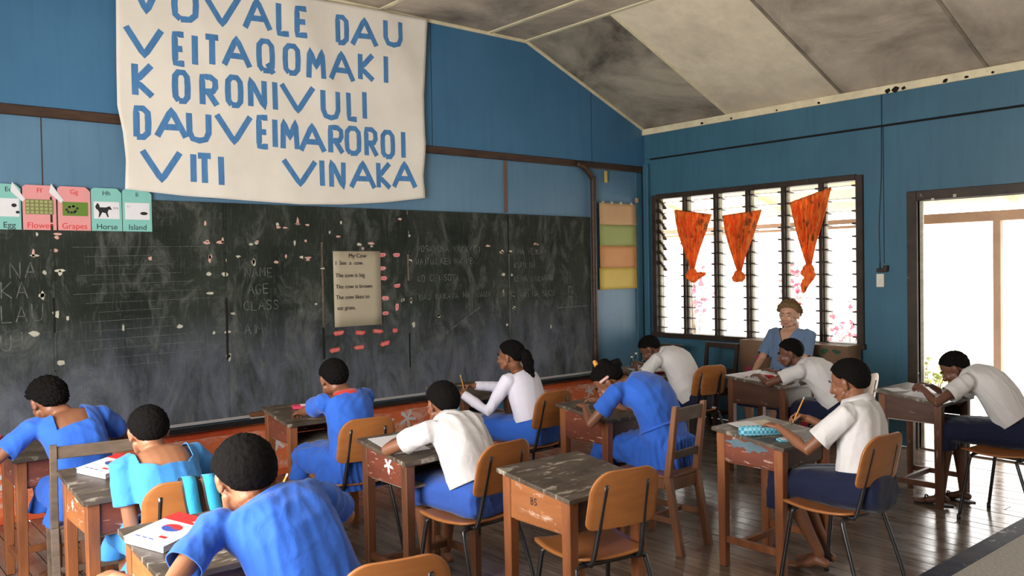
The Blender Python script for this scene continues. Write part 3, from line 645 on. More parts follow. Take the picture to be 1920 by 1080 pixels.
# door opening with its frame (the leaf is open, out of sight)
dr = empty('door_1', (0, 0, 0)); dr['kind'] = 'structure'
MB().box(-.03, .12, DY0-.0, DY0+.085, 0, DZ+.085).build('jamb', M['darkframe'], dr, .004)
MB().box(-.03, .12, DY1-.085, DY1, 0, DZ+.085).build('jamb', M['darkframe'], dr, .004)
MB().box(-.03, .12, DY1, DY0, DZ, DZ+.085).build('lintel', M['darkframe'], dr, .004)
MB().box(.03, .055, DY0-.028, DY0, .01, DZ).build('stop_bead', M['alu'], dr, .002)
MB().box(-.01, .13, DY1, DY0, -.02, .012).build('threshold', M['floor'], dr, .003)
for yy, z in ((-3.24, DZ-.0), (-3.42, DZ+.02)): MB().box(-.036, -.03, yy-.012, yy+.012, z-.012, z+.012).build('tape_scrap', M['scrap_white'], dr)

# veranda and garden outside
gr = struct('trim_3', MB().box(.13, 3.0, -9, 4, -.09, -.03), M['concrete']); gr.name = 'veranda_floor'
g2 = struct('trim_4', MB().box(.13, 60, -40, 40, -.30, -.20), M['concrete']); g2.name = 'ground'
vr = empty('veranda', (0, 0, 0)); vr['kind'] = 'structure'
MB().hexa([(.14, -9, 2.62), (1.75, -9, 2.20), (1.75, 4, 2.20), (.14, 4, 2.62)], [(.14, -9, 2.66), (1.75, -9, 2.24), (1.75, 4, 2.24), (.14, 4, 2.66)]).build('roof_sheet', M['soffit'], vr)
MB().box(1.46, 1.54, -9, 4, 2.02, 2.12).build('beam', M['beam'], vr, .004)
for yy in (-3.2, 3.4, -6.9): MB().box(1.465, 1.535, yy-.035, yy+.035, -.03, 2.03).build('post', M['beam'], vr, .004)
for yy in (-.9, -2.1, -3.3, .4): MB().hexa([(.16, yy-.02, 2.57), (1.7, yy-.02, 2.17), (1.7, yy+.02, 2.17), (.16, yy+.02, 2.57)], [(.16, yy-.02, 2.62), (1.7, yy-.02, 2.21), (1.7, yy+.02, 2.21), (.16, yy+.02, 2.62)]).build('rafter', M['soffit'], vr)
def shrub(name, label, group, x, y, z0, h, spread, n, mat, seed, leaf=.07, lo=.33):
    rr = random.Random(seed); t = empty(name, (x, y, z0)); tag(t, label, 'shrub', group)
    st = MB(); lv = MB()
    for i in range(7):
        a = rr.random()*6.28; s = rr.uniform(.3, 1)*spread; top = np.array((s*math.cos(a), s*math.sin(a), h*rr.uniform(.65, 1)))
        P = spline([(0, 0, 0), top*np.array((.35, .35, .5)), top], 4); st.tube(P, lerps([.012, .004], len(P)), 5)
        for j in range(n):
            b0 = P[rr.randrange(int(len(P)*lo), len(P))]+np.array([rr.gauss(0, .05) for _ in range(3)])
            d = nrm([rr.gauss(0, 1), rr.gauss(0, 1), rr.gauss(.3, .7)]); sd = nrm(np.cross(d, [rr.random(), rr.random(), 1]))*leaf*.3; up = np.cross(d, sd)*.25
            l_ = leaf*rr.uniform(.7, 1.3); V = [b0, b0+d*l_*.4+sd, b0+d*l_+up, b0+d*l_*.4-sd]
            lv.add(V, [(0, 1, 2), (0, 2, 3)])
    st.build('stem', M['twig'], t); o = lv.build('foliage', mat, t); o['kind'] = 'stuff'; return t
shrub('garden_shrub', 'green leafy shrub outside seen through the open doorway', None, 2.4, -2.16, -.2, .85, .30, 60, M['leafg'], 3)
shrub('flowering_shrub', 'pink-leaved shrub outside the leftmost louvre bay', None, 2.4, 1.14, -.2, 1.85, .22, 9, M['leafp'], 4, .12, .8)
shrub('flowering_shrub', 'pink-leaved shrub outside the window behind the seated woman', None, 2.4, -.44, -.2, 1.85, .15, 9, M['leafp'], 5, .11, .8)
shrub('flowering_shrub', 'low pink-flowered shrub outside the lower right window corner', None, 2.4, -1.14, -.2, 1.30, .18, 9, M['leafp'], 6, .10, .7)

# ================================================================== FRONT WALL: board, banner, charts
bb = empty('blackboard', (0, -.0185, 0)); tag(bb, 'long green-black chalkboard of scuffed sheets across the front wall', 'blackboard')
bx = [-7.4, -6.12, -4.93, -4.11, -3.26, -2.08, -.915]
for a, b_ in zip(bx[:-1], bx[1:]): MB().box(a+.004, b_-.004, -.018, 0, .50, 2.175).build('board_sheet', M['board'], bb, .002)
rr = random.Random(2)
for k, xx in enumerate(bx[1:-1]):
    z = .5
    while z < 2.17:     # torn cover strips on the joints
        h = rr.uniform(.12, .5)
        MB().box(xx-rr.uniform(.004, .009), xx+rr.uniform(.004, .010), -.0225, -.018, z, min(z+h, 2.17)).build('joint_strip', rr.choice([M['greyjoint'], M['dark'], M['board'], M['board'], M['chair_grey'] if k > 1 else M['board']]), bb)
        z += h+.01
lg = MB().box(-7.4, -.93, -.075, -.0, .455, .475); lg.box(-7.4, -.93, -.085, -.07, .455, .495)
lg.build('chalk_ledge', M['black_metal'], bb, .003)
MB().box(-7.4, -.93, -.028, -.018, .497, .520).build('bottom_moulding', M['greypaint'], bb, .002)
RES = [(-6.21, 1.917), (-6.086, 1.919), (-6.234, 1.786), (-6.103, 1.806), (-6.173, 1.657), (-6.076, 1.655), (-6.191, 1.507), (-5.483, 1.752), (-5.076, 2.014), (-5.062, 1.881), (-5.048, 1.747), (-5.059, 1.629), (-5.051, 1.484), (-5.03, 1.179), (-4.921, 1.181), (-4.92, 0.996), (-4.942, 1.886), (-4.925, 1.737), (-4.936, 1.627), (-4.881, 1.323), (-6.038, 1.346), (-6.103, 1.372), (-6.088, 1.04), (-4.825, 1.763), (-6.241, 1.249), (-5.68, 1.255), (-5.285, 1.246), (-4.495, 2.019), (-4.431, 1.994), (-4.235, 2.021), (-4.322, 2.026), (-4.717, 1.86), (-4.672, 1.869), (-4.349, 1.872), (-4.252, 1.89), (-4.427, 1.766), (-4.294, 1.756), (-4.236, 1.735), (-4.702, 1.72), (-4.512, 1.719), (-4.033, 1.965), (-3.952, 1.93), (-3.756, 1.863), (-3.638, 1.871), (-3.332, 2.092), (-3.243, 1.948), (-3.237, 1.718), (-4.104, 1.662), (-4.171, 1.369), (-3.326, 1.371), (-3.245, 1.368), (-3.925, 2.049), (-2.157, 1.803), (-2.05, 1.808), (-2.147, 1.579), (-2.04, 1.572), (-2.151, 1.388), (-2.029, 1.384), (-2.017, 1.242), (-2.113, 1.082), (-2.335, 1.858), (-3.335, 1.366), (-3.235, 1.362), (-1.523, 1.03), (-3.214, 1.147), (-1.718, 1.88), (-2.938, 1.215)]
res_p, res_w = MB(), MB(); rr = random.Random(8)
for i, (x_, z_) in enumerate(RES):
    for q in range(rr.choice([1, 1, 2])):
        cx, cz = x_+rr.gauss(0, .012)*q, z_+rr.gauss(0, .012)*q; a, b_ = rr.uniform(.012, .036), rr.uniform(.008, .02)
        if rr.random() < .3: a, b_ = b_, a
        V = [(cx+a*math.cos(t)*rr.uniform(.6, 1.2), -.0192, cz+b_*math.sin(t)*rr.uniform(.6, 1.2)) for t in np.arange(0, 6.2, .9)]
        (res_p if (z_ > 1.7 and rr.random() < .6) else res_w).prism(V, (0, .001, 0))
res_p.build('torn_pink_paper', M['scrap_pink'], bb)['kind'] = 'stuff'; res_w.build('torn_tape', M['scrap_white'], bb)['kind'] = 'stuff'
# hand lettering made of strokes: each letter = polylines in a unit box
def arc(cx, cz, rx, rz, a0, a1, n=8): return [(cx+rx*math.cos(R(a0+(a1-a0)*i/n)), cz+rz*math.sin(R(a0+(a1-a0)*i/n))) for i in range(n+1)]
G = {'A': [[(0, 0), (.5, 1), (1, 0)], [(.22, .36), (.78, .36)]], 'V': [[(0, 1), (.5, 0), (1, 1)]], 'I': [[(.5, 0), (.5, 1)]], 'L': [[(.1, 1), (.1, 0), (.95, 0)]],
     'E': [[(.95, 1), (.08, 1), (.08, 0), (.95, 0)], [(.08, .5), (.8, .5)]], 'T': [[(0, 1), (1, 1)], [(.5, 1), (.5, 0)]], 'M': [[(0, 0), (.06, 1), (.5, .4), (.94, 1), (1, 0)]],
     'N': [[(.05, 0), (.05, 1), (.95, 0), (.95, 1)]], 'K': [[(.08, 0), (.08, 1)], [(.95, 1), (.12, .45), (.98, 0)]], 'U': [[(.05, 1), (.06, .3), (.2, .06), (.5, 0), (.8, .06), (.94, .3), (.95, 1)]],
     'O': [[(.3, 0), (.08, .15), (.05, .5), (.08, .85), (.3, 1), (.7, 1), (.92, .85), (.95, .5), (.92, .15), (.7, 0), (.3, 0)]], 'D': [[(.1, 0), (.1, 1), (.6, 1), (.92, .85), (.95, .5), (.92, .15), (.6, 0), (.1, 0)]],
     'R': [[(.1, 0), (.1, 1), (.6, 1), (.88, .88), (.9, .65), (.75, .5), (.12, .46)], [(.45, .46), (.98, 0)]], 'S': [[(.9, .85), (.6, 1), (.25, .95), (.1, .75), (.3, .55), (.7, .45), (.9, .25), (.7, .03), (.35, 0), (.08, .15)]],
     'C': [[(.9, .85), (.6, 1), (.25, .92), (.05, .5), (.25, .08), (.6, 0), (.9, .15)]], 'G': [[(.9, .85), (.5, 1), (.1, .75), (.05, .4), (.3, .03), (.7, 0), (.92, .15), (.92, .42), (.6, .42)]], 'P': [[(.1, 0), (.1, 1), (.7, .97), (.9, .75), (.7, .5), (.1, .48)]],
     'W': [[(0, 1), (.25, 0), (.5, .7), (.75, 0), (1, 1)]], 'H': [[(.08, 0), (.08, 1)], [(.92, 0), (.92, 1)], [(.08, .5), (.92, .5)]], 'F': [[(.08, 0), (.08, 1), (.9, 1)], [(.08, .52), (.7, .52)]], 'B': [[(.1, 0), (.1, 1), (.7, .95), (.75, .6), (.1, .5)], [(.5, .5), (.9, .3), (.7, .02), (.1, 0)]],
     'Y': [[(0, 1), (.5, .5), (1, 1)], [(.5, .5), (.5, 0)]], 'X': [[(0, 0), (1, 1)], [(0, 1), (1, 0)]]}
G['Q'] = G['O']+[[(.6, .25), (1.0, -.08)]]
def stroke(mb, pts, wd, conv, th):
    """flat brushed stroke along pts (2-D, metres); conv maps (x,z)->3-D front point"""
    P = []
    for a, b_ in zip(pts[:-1], pts[1:]):
        n = max(1, int(math.hypot(b_[0]-a[0], b_[1]-a[1])/.03)); P += [(a[0]+(b_[0]-a[0])*i/n, a[1]+(b_[1]-a[1])*i/n) for i in range(n)]
    P.append(pts[-1]); m = len(P); Lft, Rgt = [], []
    for i in range(m):
        a, b_ = P[max(i-1, 0)], P[min(i+1, m-1)]; dx, dz = b_[0]-a[0], b_[1]-a[1]; l = math.hypot(dx, dz)+1e-9; nx, nz = -dz/l, dx/l
        k = 1/max(.6, math.cos(.0)); ww = wd/2*k
        Lft.append((P[i][0]+nx*ww, P[i][1]+nz*ww)); Rgt.append((P[i][0]-nx*ww, P[i][1]-nz*ww))
    V = [conv(*q) for q in Lft]+[conv(*q) for q in Rgt]; F = [(i, i+1, m+i+1, m+i) for i in range(m-1)]
    mb.add(V, F)
def text_strokes(mb, txt, x, z, h, wd, conv, adv=.78, slope=0):
    for ch in txt:
        if ch in G:
            for s_ in G[ch]: stroke(mb, [(x+px*h*.62, z+pz*h+slope*px) for px, pz in s_], wd, conv, 0)
        x += h*adv*(.55 if ch == 'I' else 1)
CHALK = [('NA', (-6.377, 1.625), 0.11), ('KA', (-6.433, 1.492), 0.11), ('LAU', (-6.437, 1.336), 0.11), ('UI', (-6.442, 1.149), 0.11), ('NAME', (-4.776, 1.602), 0.075), ('AGE', (-4.753, 1.471), 0.075), ('CLASS', (-4.791, 1.342), 0.075), ('AIM', (-4.787, 1.154), 0.075), ('VOSAVOSA VAKAVITI', (-3.16, 1.8), 0.055), ('WAITUI KEI NA PE', (-3.176, 1.688), 0.055), ('KO CEI SOTA', (-3.162, 1.531), 0.055), ('DAU KAKAVA NAI WAWA', (-3.145, 1.365), 0.055), ('KUMI NI', (-2.008, 1.643), 0.055), ('KENA VAKARAU', (-2.011, 1.506), 0.055), ('KI NA SUCU', (-1.889, 1.348), 0.055), ('NA VEIKA', (-1.958, 1.779), 0.055)]
for t_, (x_, z_), h_ in CHALK:
    for ch in t_:
        if ch != ' ':
            mb = MB(); text_strokes(mb, ch, x_, z_+random.uniform(-.004, .004), h_*random.uniform(.92, 1.08), .0065, lambda a, b_: (a, -.0188, b_)); mb.build('chalk_letter', M['chalk'], bb)
        x_ += h_*.82*(.55 if ch == 'I' else 1)
for (a, b_, c, d) in ((-1.42, 1.22, -.98, 1.225), (-1.22, 1.22, -1.21, 1.42), (-1.27, 1.22, -1.26, 1.44), (-1.27, 1.44, -1.2, 1.43), (-1.27, 1.33, -1.2, 1.33), (-2.9, 1.02, -2.45, 1.27)):
    mb = MB(); stroke(mb, [(a, b_), (c, d)], .007, lambda a, b_: (a, -.0188, b_), 0); mb.build('chalk_line', M['chalk'], bb)
for k in range(14): mb = MB(); stroke(mb, [(-6.0+.04*(k*7 % 5), 1.83-k*.065), (-5.05-.07*(k*5 % 6), 1.84-k*.065)], .0022, lambda a, b_: (a, -.0188, b_), 0); mb.build('ruled_chalk_line', M['chalk'], bb)

# banner
OUT_L = [(2.244, -5.650), (2.454, -5.638), (2.642, -5.654), (2.827, -5.689), (3.28, -5.681), (3.63, -5.676), (3.86, -5.672)]
OUT_R = [(2.287, -3.080), (2.489, -3.104), (2.781, -3.068), (3.215, -3.076), (3.606, -3.037), (3.905, -3.019)]
OUT_B = [(-5.65, 2.244), (-5.227, 2.213), (-4.797, 2.199), (-4.304, 2.184), (-3.914, 2.198), (-3.493, 2.232), (-3.08, 2.287)]
def bwave(x_, z_):
    return -.062-.010*max(0, math.sin(x_*7+2*math.sin(z_*1.7)))**3-.006*math.sin(x_*3.1+z_*1.2)-.004*math.sin(x_*9+z_*4)-.010*math.exp(-((x_+5.66)**2+(z_-2.78)**2)*20)-.006*math.sin(z_*8+x_*2)*math.exp(-(x_+3.05)**2*6)-.005*max(0, math.sin((x_+z_)*14))*math.exp(-((x_+3.1)**2+(z_-2.5)**2)*5)
bn = empty('banner', (-4.36, -.04, 2.2)); tag(bn, 'large off-white cloth banner with hand-painted blue lettering above the board', 'banner')
NU, NV = 90, 60; V, F = [], []
for j in range(NV+1):
    v_ = j/NV
    for i in range(NU+1):
        u_ = i/NU
        xb = -5.65+u_*(5.65-3.08); zb = np.interp(xb, [q[0] for q in OUT_B], [q[1] for q in OUT_B]); zt = 3.86+(3.905-3.86)*u_+.0
        z_ = zb+(zt-zb)*v_; xl = np.interp(z_, [q[0] for q in OUT_L], [q[1] for q in OUT_L]); xr = np.interp(z_, [q[0] for q in OUT_R], [q[1] for q in OUT_R])
        x_ = xl+(xr-xl)*u_; V.append((x_+4.36, bwave(x_, z_)+.04, z_-2.2))
for j in range(NV):
    for i in range(NU): a = j*(NU+1)+i; F.append((a, a+1, a+NU+2, a+NU+1))
o = link('cloth', mesh('cloth', V, F, True), M['banner'], bn); s_ = o.modifiers.new('s', 'SOLIDIFY'); s_.thickness = .002; s_.offset = 0
LETTERS = [('V', -5.578, 3.505, -5.367, 3.52, 3.734), ('O', -5.299, 3.497, -5.095, 3.51, 3.752), ('V', -5.087, 3.504, -4.756, 3.525, 3.773), ('A', -4.756, 3.523, -4.514, 3.538, 3.78), ('L', -4.483, 3.525, -4.35, 3.533, 3.797), ('E', -4.327, 3.537, -4.195, 3.546, 3.784), ('D', -3.951, 3.541, -3.82, 3.549, 3.787), ('A', -3.805, 3.547, -3.542, 3.563, 3.797), ('U', -3.493, 3.593, -3.284, 3.606, 3.835), ('V', -5.633, 3.19, -5.356, 3.199, 3.417), ('E', -5.3, 3.171, -5.191, 3.174, 3.418), ('I', -5.151, 3.18, -5.112, 3.181, 3.427), ('T', -5.071, 3.196, -4.94, 3.2, 3.433), ('A', -4.932, 3.209, -4.694, 3.217, 3.454), ('Q', -4.655, 3.21, -4.495, 3.215, 3.474), ('O', -4.431, 3.223, -4.274, 3.228, 3.472), ('M', -4.222, 3.208, -4.058, 3.213, 3.466), ('A', -4.023, 3.225, -3.771, 3.233, 3.483), ('K', -3.745, 3.261, -3.576, 3.267, 3.508), ('I', -3.496, 3.26, -3.441, 3.262, 3.522), ('K', -5.59, 2.904, -5.428, 2.906, 3.159), ('O', -5.307, 2.896, -5.17, 2.898, 3.14), ('R', -5.111, 2.891, -4.956, 2.893, 3.132), ('O', -4.914, 2.909, -4.767, 2.91, 3.154), ('N', -4.732, 2.917, -4.574, 2.919, 3.158), ('I', -4.53, 2.912, -4.48, 2.913, 3.163), ('V', -4.462, 2.923, -4.153, 2.927, 3.158), ('U', -4.11, 2.897, -3.922, 2.899, 3.153), ('L', -3.866, 2.91, -3.743, 2.911, 3.163), ('I', -3.706, 2.927, -3.659, 2.928, 3.188), ('D', -5.587, 2.606, -5.458, 2.61, 2.843), ('A', -5.435, 2.623, -5.197, 2.629, 2.852), ('U', -5.213, 2.613, -5.017, 2.617, 2.847), ('V', -4.996, 2.621, -4.7, 2.629, 2.857), ('E', -4.67, 2.61, -4.555, 2.612, 2.87), ('I', -4.533, 2.614, -4.496, 2.615, 2.865), ('M', -4.465, 2.61, -4.308, 2.613, 2.862), ('A', -4.308, 2.607, -4.063, 2.612, 2.85), ('R', -4.053, 2.61, -3.893, 2.614, 2.851), ('O', -3.893, 2.618, -3.724, 2.622, 2.862), ('R', -3.703, 2.613, -3.554, 2.616, 2.87), ('O', -3.533, 2.616, -3.385, 2.619, 2.863), ('I', -3.329, 2.619, -3.273, 2.62, 2.88), ('V', -5.54, 2.306, -5.244, 2.309, 2.544), ('I', -5.185, 2.304, -5.142, 2.304, 2.543), ('T', -5.146, 2.299, -5.016, 2.301, 2.536), ('I', -4.984, 2.29, -4.93, 2.291, 2.538), ('V', -4.463, 2.329, -4.148, 2.333, 2.552), ('I', -4.133, 2.328, -4.08, 2.328, 2.571), ('N', -4.045, 2.325, -3.885, 2.327, 2.566), ('A', -3.849, 2.332, -3.588, 2.335, 2.577), ('K', -3.588, 2.343, -3.425, 2.345, 2.589), ('A', -3.419, 2.357, -3.171, 2.36, 2.602)]
for ch, x0, z0, x1, z1, zt in LETTERS:
    mb = MB(); wdt = x1-x0; ht = zt-z0; sl = (z1-z0); wd = .046; ins = wd*.36
    for s_ in G[ch]:
        stroke(mb, [(x0+ins+px*(wdt-2*ins), z0+ins+sl*px+pz*(ht-2*ins)) for px, pz in s_], wd, lambda a, b_: (a+4.36, bwave(a, b_)+.04-.0022, b_-2.2), 0)
    mb.build('letter_'+ch.lower(), M['paint'], bn)
MB().prism([(.02, -.012, -.005), (.035, -.012, .012), (.045, -.012, .02), (.03, -.012, -.012)], (0, .004, 0)).build('pin', M['dark'], bn)

# alphabet cards
def sheet(name, x0, x1, z0, z1, mat, y=-.021, parent=None, curl=.0):
    V, F = [], []; n = 6
    for j in range(n+1):
        for i in range(n+1):
            u_, v_ = i/n, j/n; V.append((x0+(x1-x0)*u_, y-curl*(abs(u_-.5)*2)**2*(1-v_)-curl*.3*(1-v_)**2, z0+(z1-z0)*v_))
    for j in range(n):
        for i in range(n): a = j*(n+1)+i; F.append((a, a+1, a+n+2, a+n+1))
    o = link(name, mesh(name, V, F, True), mat, parent); s_ = o.modifiers.new('s', 'SOLIDIFY'); s_.thickness = .0012; s_.offset = 0; return o
def textobj(txt, size, mat, parent, loc, rot=(math.pi/2, 0, 0), name='lettering', align='CENTER'):
    c = bpy.data.curves.new(name, 'FONT'); c.body = txt; c.size = size; c.align_x = align; c.extrude = .0003; c.materials.append(mat)
    tmp = bpy.data.objects.new('t', c); COL.objects.link(tmp); dg = bpy.context.evaluated_depsgraph_get(); me = bpy.data.meshes.new_from_object(tmp.evaluated_get(dg)); bpy.data.objects.remove(tmp)
    me.materials.clear(); return link(name, me, mat, parent, loc, rot)
cards = [(-6.44, -6.30, 'teal', 'Ee', 'Egg', 'leftmost'), (-6.29, -6.09, 'pink', 'Ff', 'Flower', ''), (-6.08, -5.875, 'pink', 'Gg', 'Grapes', ''), (-5.87, -5.67, 'teal', 'Hh', 'Horse', ''), (-5.665, -5.465, 'teal', 'Ii', 'Island', '')]
descs = ['teal alphabet card with an egg picture, cut by the left edge', 'pink alphabet card with a brown grid picture captioned Flower', 'pink alphabet card with a green picture captioned Grapes', 'teal alphabet card with a black horse picture', 'teal alphabet card captioned Island at the right end of the card row']
for (x0, x1, m_, a, b_, q), ds in zip(cards, descs):
    t = empty('alphabet_card', ((x0+x1)/2, -.0385, 1.945)); tag(t, ds, 'card', 'alphabet cards above the board'); wd = x1-x0
    pl = [(-wd/2, 0, 0), (wd/2, 0, 0), (wd/2, 0, .27), (wd/2-.03, 0, .30), (-wd/2+.02, 0, .30), (-wd/2, 0, .285)]
    MB().prism(pl, (0, -.0015, 0)).build('card', M[m_], t)
    ink = M['redprint'] if m_ == 'pink' else M['blackprint']
    textobj(a, .045, ink, t, (0, -.0025, .25)); textobj(b_, .055, ink if m_ == 'pink' or a == 'Ee' else M['blackprint'], t, (0, -.0025, .012))
    if m_ == 'teal': MB().box(-wd*.42, wd*.42, -.003, -.0015, .085, .205).build('picture', M['paper'], t)
    if a == 'Ee':
        for cx, cz, r_ in ((.03, .16, .016), (.05, .115, .012)): MB().prism([(cx+r_*math.cos(k), -.0032, cz+r_*.8*math.sin(k)) for k in np.arange(0, 6.2, .6)], (0, -.0005, 0)).build('egg_print', M['blackprint'], t)
    if a == 'Ff':
        MB().box(-wd*.42, wd*.42, -.003, -.0015, .105, .205).build('picture', M['olive'], t)
        for r_ in range(4):
            for c_ in range(6): MB().box(-wd*.40+c_*wd*.137, -wd*.40+c_*wd*.137+.018, -.0035, -.003, .110+r_*.024, .126+r_*.024).build('printed_flower', M['chart_green'], t)
    if a == 'Gg':
        MB().box(-wd*.36, wd*.42, -.003, -.0015, .10, .195).build('picture', M['green'], t)
        for k in range(12): cx, cz = -.02+.05*math.cos(k*2.4)*(k/12)**.5, .145+.022*math.sin(k*2.4); MB().prism([(cx+.009*math.cos(q_), -.0033, cz+.009*math.sin(q_)) for q_ in np.arange(0, 6.2, .9)], (0, -.0004, 0)).build('printed_grape', M['blackprint'] if k % 3 else M['olive'], t)
    if a == 'Hh':
        hs = [(-.075, .17), (-.06, .195), (-.05, .185), (-.045, .165), (-.005, .165), (.02, .175), (.035, .15), (.012, .15), (.005, .13), (.012, .10), (.004, .095), (-.008, .125), (-.03, .13), (-.045, .10), (-.055, .092), (-.05, .13), (-.058, .145), (-.07, .155)]
        MB().prism([(x_, -.0032, z_) for x_, z_ in hs], (0, -.0004, 0)).build('horse_print', M['blackprint'], t); textobj('H h', .022, M['blackprint'], t, (.06, -.0033, .155))
    if a == 'Ii':
        MB().prism([(.045+.026*math.cos(k), -.0032, .13+.012*math.sin(k)) for k in np.arange(0, 6.2, .5)], (0, -.0004, 0)).build('island_print', M['blackprint'], t); textobj('I i', .02, M['blackprint'], t, (-.06, -.0033, .17))
for x_ in (-6.13, -6.36): MB().prism([(x_, -.024, 2.20), (x_+.07, -.024, 2.13), (x_+.085, -.024, 2.15), (x_+.012, -.024, 2.26)], (0, .002, 0)).build('tape', M['paper'], bb)
# kraft paper chart
kc = empty('paper_chart', (-3.78, -.0385, 1.165)); tag(kc, 'brown kraft paper sheet with handwritten sentences pinned to the board', 'chart')
sheet('paper', -.23, .23, 0, .64, M['kraft'], -.003, kc, .006)
for tx, z_, x_, s_ in (('My Cow', .585, 0, .05), ('I  See  a  cow.', .525, -.215, .048), ('The cow is big', .42, -.215, .048), ('The cow is brown', .325, -.215, .048), ('The cow likes to', .235, -.215, .048), ('eat grass.', .145, -.205, .048)):
    textobj(tx, s_, M['blackprint'], kc, (x_, -.011, z_), align='CENTER' if x_ == 0 else 'LEFT')
# little red and pink word cards
wl = ['upper pink word card touching the kraft chart corner', 'pink word card farthest right in the top pair', 'second pink word card down beside the kraft chart', 'third pink word card down beside the kraft chart', 'single pink word card right of the chart, upper middle', 'small pink word card beside the chart at mid height', 'narrow upright pink word card right of the chart', 'lowest pink word card beside the kraft chart edge',
      'red word card under the left end of the chart', 'red word card under the middle of the chart', 'red word card under the right end of the chart', 'small red word card right of the row under the chart', 'lowest left red word card, above the red-collared pupil', 'red word card in the middle of the bottom row', 'tilted red word card at the right of the bottom row']
words = ['big', 'cow', 'is', 'the', 'grass', 'a', 'll', 'see', 'brown', 'eat', 'likes', 'to', 'green', 'horse', 'grass']
WORDS = [(-3.526, 1.773), (-3.381, 1.773), (-3.529, 1.655), (-3.518, 1.569), (-3.38, 1.498), (-3.504, 1.394), (-3.385, 1.309), (-3.507, 1.26), (-3.968, 1.116), (-3.763, 1.105), (-3.59, 1.108), (-3.412, 1.103), (-4.006, 0.973), (-3.775, 0.981), (-3.518, 0.995)]
for (x_, z_), ds, wo, k in zip(WORDS, wl, words, range(99)):
    t = empty('word_card', (x_, -.0385, z_)); tag(t, ds, 'word card', 'word cards on the blackboard'); wd = .036 if k < 8 else .055
    if k == 11: wd = .03
    hh = .018
    if k == 6: wd, hh = .02, .03
    rr = random.Random(k); MB().prism([(a*wd*rr.uniform(.85, 1.1), 0, b_*hh*rr.uniform(.8, 1.15)) for a, b_ in ((-.7, -1), (.6, -1), (1, -.1), (.8, .9), (-.6, 1), (-1, .2))], (0, -.0015, 0)).build('card', M['word_pink' if k < 8 else 'word_red'], t)
    o = textobj(wo, .030, M['redprint'] if k < 8 else M['scrap_pink'], t, (0, -.0022, -.009))
    t.rotation_euler = (0, rr.uniform(-.12, .12) if k != 14 else -.2, 0)
# striped hand-coloured chart right of the post
yc = empty('striped_chart', (-.47, -.02, 1.39)); tag(yc, 'faded paper chart with orange, green and yellow bands right of the dark post', 'chart')
for k, (m_, z0, z1) in enumerate((('chart_yellow', 0, .235), ('chart_orange', .235, .48), ('chart_green', .48, .71), ('chart_top', .71, .95))):
    sheet('colour_band', -.30-.01*(k == 0), .30, z0, z1, M[m_], -.004, yc, .003)
sheet('torn_label', -.21, -.16, 1.17, 1.30, M['chart_yellow'], -.004, yc)
for x_ in (-.24, -.1, .05, .22): MB().box(x_-.02, x_+.02, -.008, -.006, .94, .965).build('tape', M['scrap_white'], yc)
MB().box(.285, .33, -.02, -.0, .97, 1.02).build('hook', M['ply_edge'], yc, .003)
# light switch and its cable
sw = empty('light_switch', (-.012, -2.77, 1.47)); tag(sw, 'cream light switch on a dark block between window and door', 'switch')
MB().box(-.012, .010, -.035, .035, -.06, .06).build('plate', M['switch'], sw, .004); MB().box(-.019, -.012, -.008, .008, -.015, .015).build('rocker', M['switch'], sw, .002)
MB().box(-.02, .010, -.07, .03, .075, .11).build('block', M['darkframe'], sw, .004); MB().box(-.03, .010, -.075, -.035, .09, .135).build('block_cover', M['darkframe'], sw, .004)
MB().tube(spline([(0, .005, .11), (-.002, .012, .5), (0, -.01, .9), (0, -.018, 1.38)], 6), .0035, 6).build('cable', M['black_metal'], sw, smooth=True)

# curtains: three orange cloths knotted at the bottom, hooked to the louvre mullions
def curtain(label, ya, za, yb, zb, yk, zk, tail, seed):
    rr = random.Random(seed); t = empty('knotted_curtain', (-.06, yk, zk)); tag(t, label, 'curtain', 'orange curtains knotted in front of the louvres')
    nu, nv = 48, 30; V, F = [], []
    for j in range(nv+1):
        v_ = j/nv
        for i in range(nu+1):
            u_ = i/nu; top = np.array((0, ya+(yb-ya)*u_, za+(zb-za)*u_)); kn = np.array((0, yk+(u_-.5)*-.05, zk))
            k = v_**.93; P = top+(kn-top)*k; am = .014+.026*math.sin(min(1, v_*1.4)*math.pi)+.004
            fold = math.sin(u_*math.pi*2*5.5+seed+.8*math.sin(u_*9+seed)); P[0] = -.012-am*fold*(1-.35*v_)-.02*math.sin(v_*math.pi)
            P[1] += (yb-ya)*.01*math.cos(u_*40)*(1-v_); V.append(P-np.array((0, yk, zk)))
    for j in range(nv):
        for i in range(nu): a = j*(nu+1)+i; F.append((a, a+nu+1, a+nu+2, a+1))
    o = link('cloth', mesh('cloth', V, F, True), M['curtain'], t); s_ = o.modifiers.new('s', 'SOLIDIFY'); s_.thickness = .0015
    kb = [MBL()]; k = kb[0]
    k.add(*ell_vf((-.02, 0, -.05), (.045, 0, 0), (0, .058, .01), (0, -.01, .062), 10)); k.add(*ell_vf((-.04, .016, -.075), (.036, 0, .01), (0, .050, 0), (0, .01, .042), 8))
    P = spline([(-.02, 0, -.05), *tail], 5); k.add(*tube_vf(P, lerps([.034, .044, .038, .020], len(P)), 10))
    me = remesh(k.V, k.F, .006, 2); co = getco(me); co += wrink(co, getno(me), .006, 90, seed)
    setco(me, co); link('knot', me, M['curtain'], t)
    MB().tube([(0, ya-yk-.005, za-zk), (0, yb-yk+.005, zb-zk)], .003, 5).build('cord', M['brown_trim'], t)
    return t

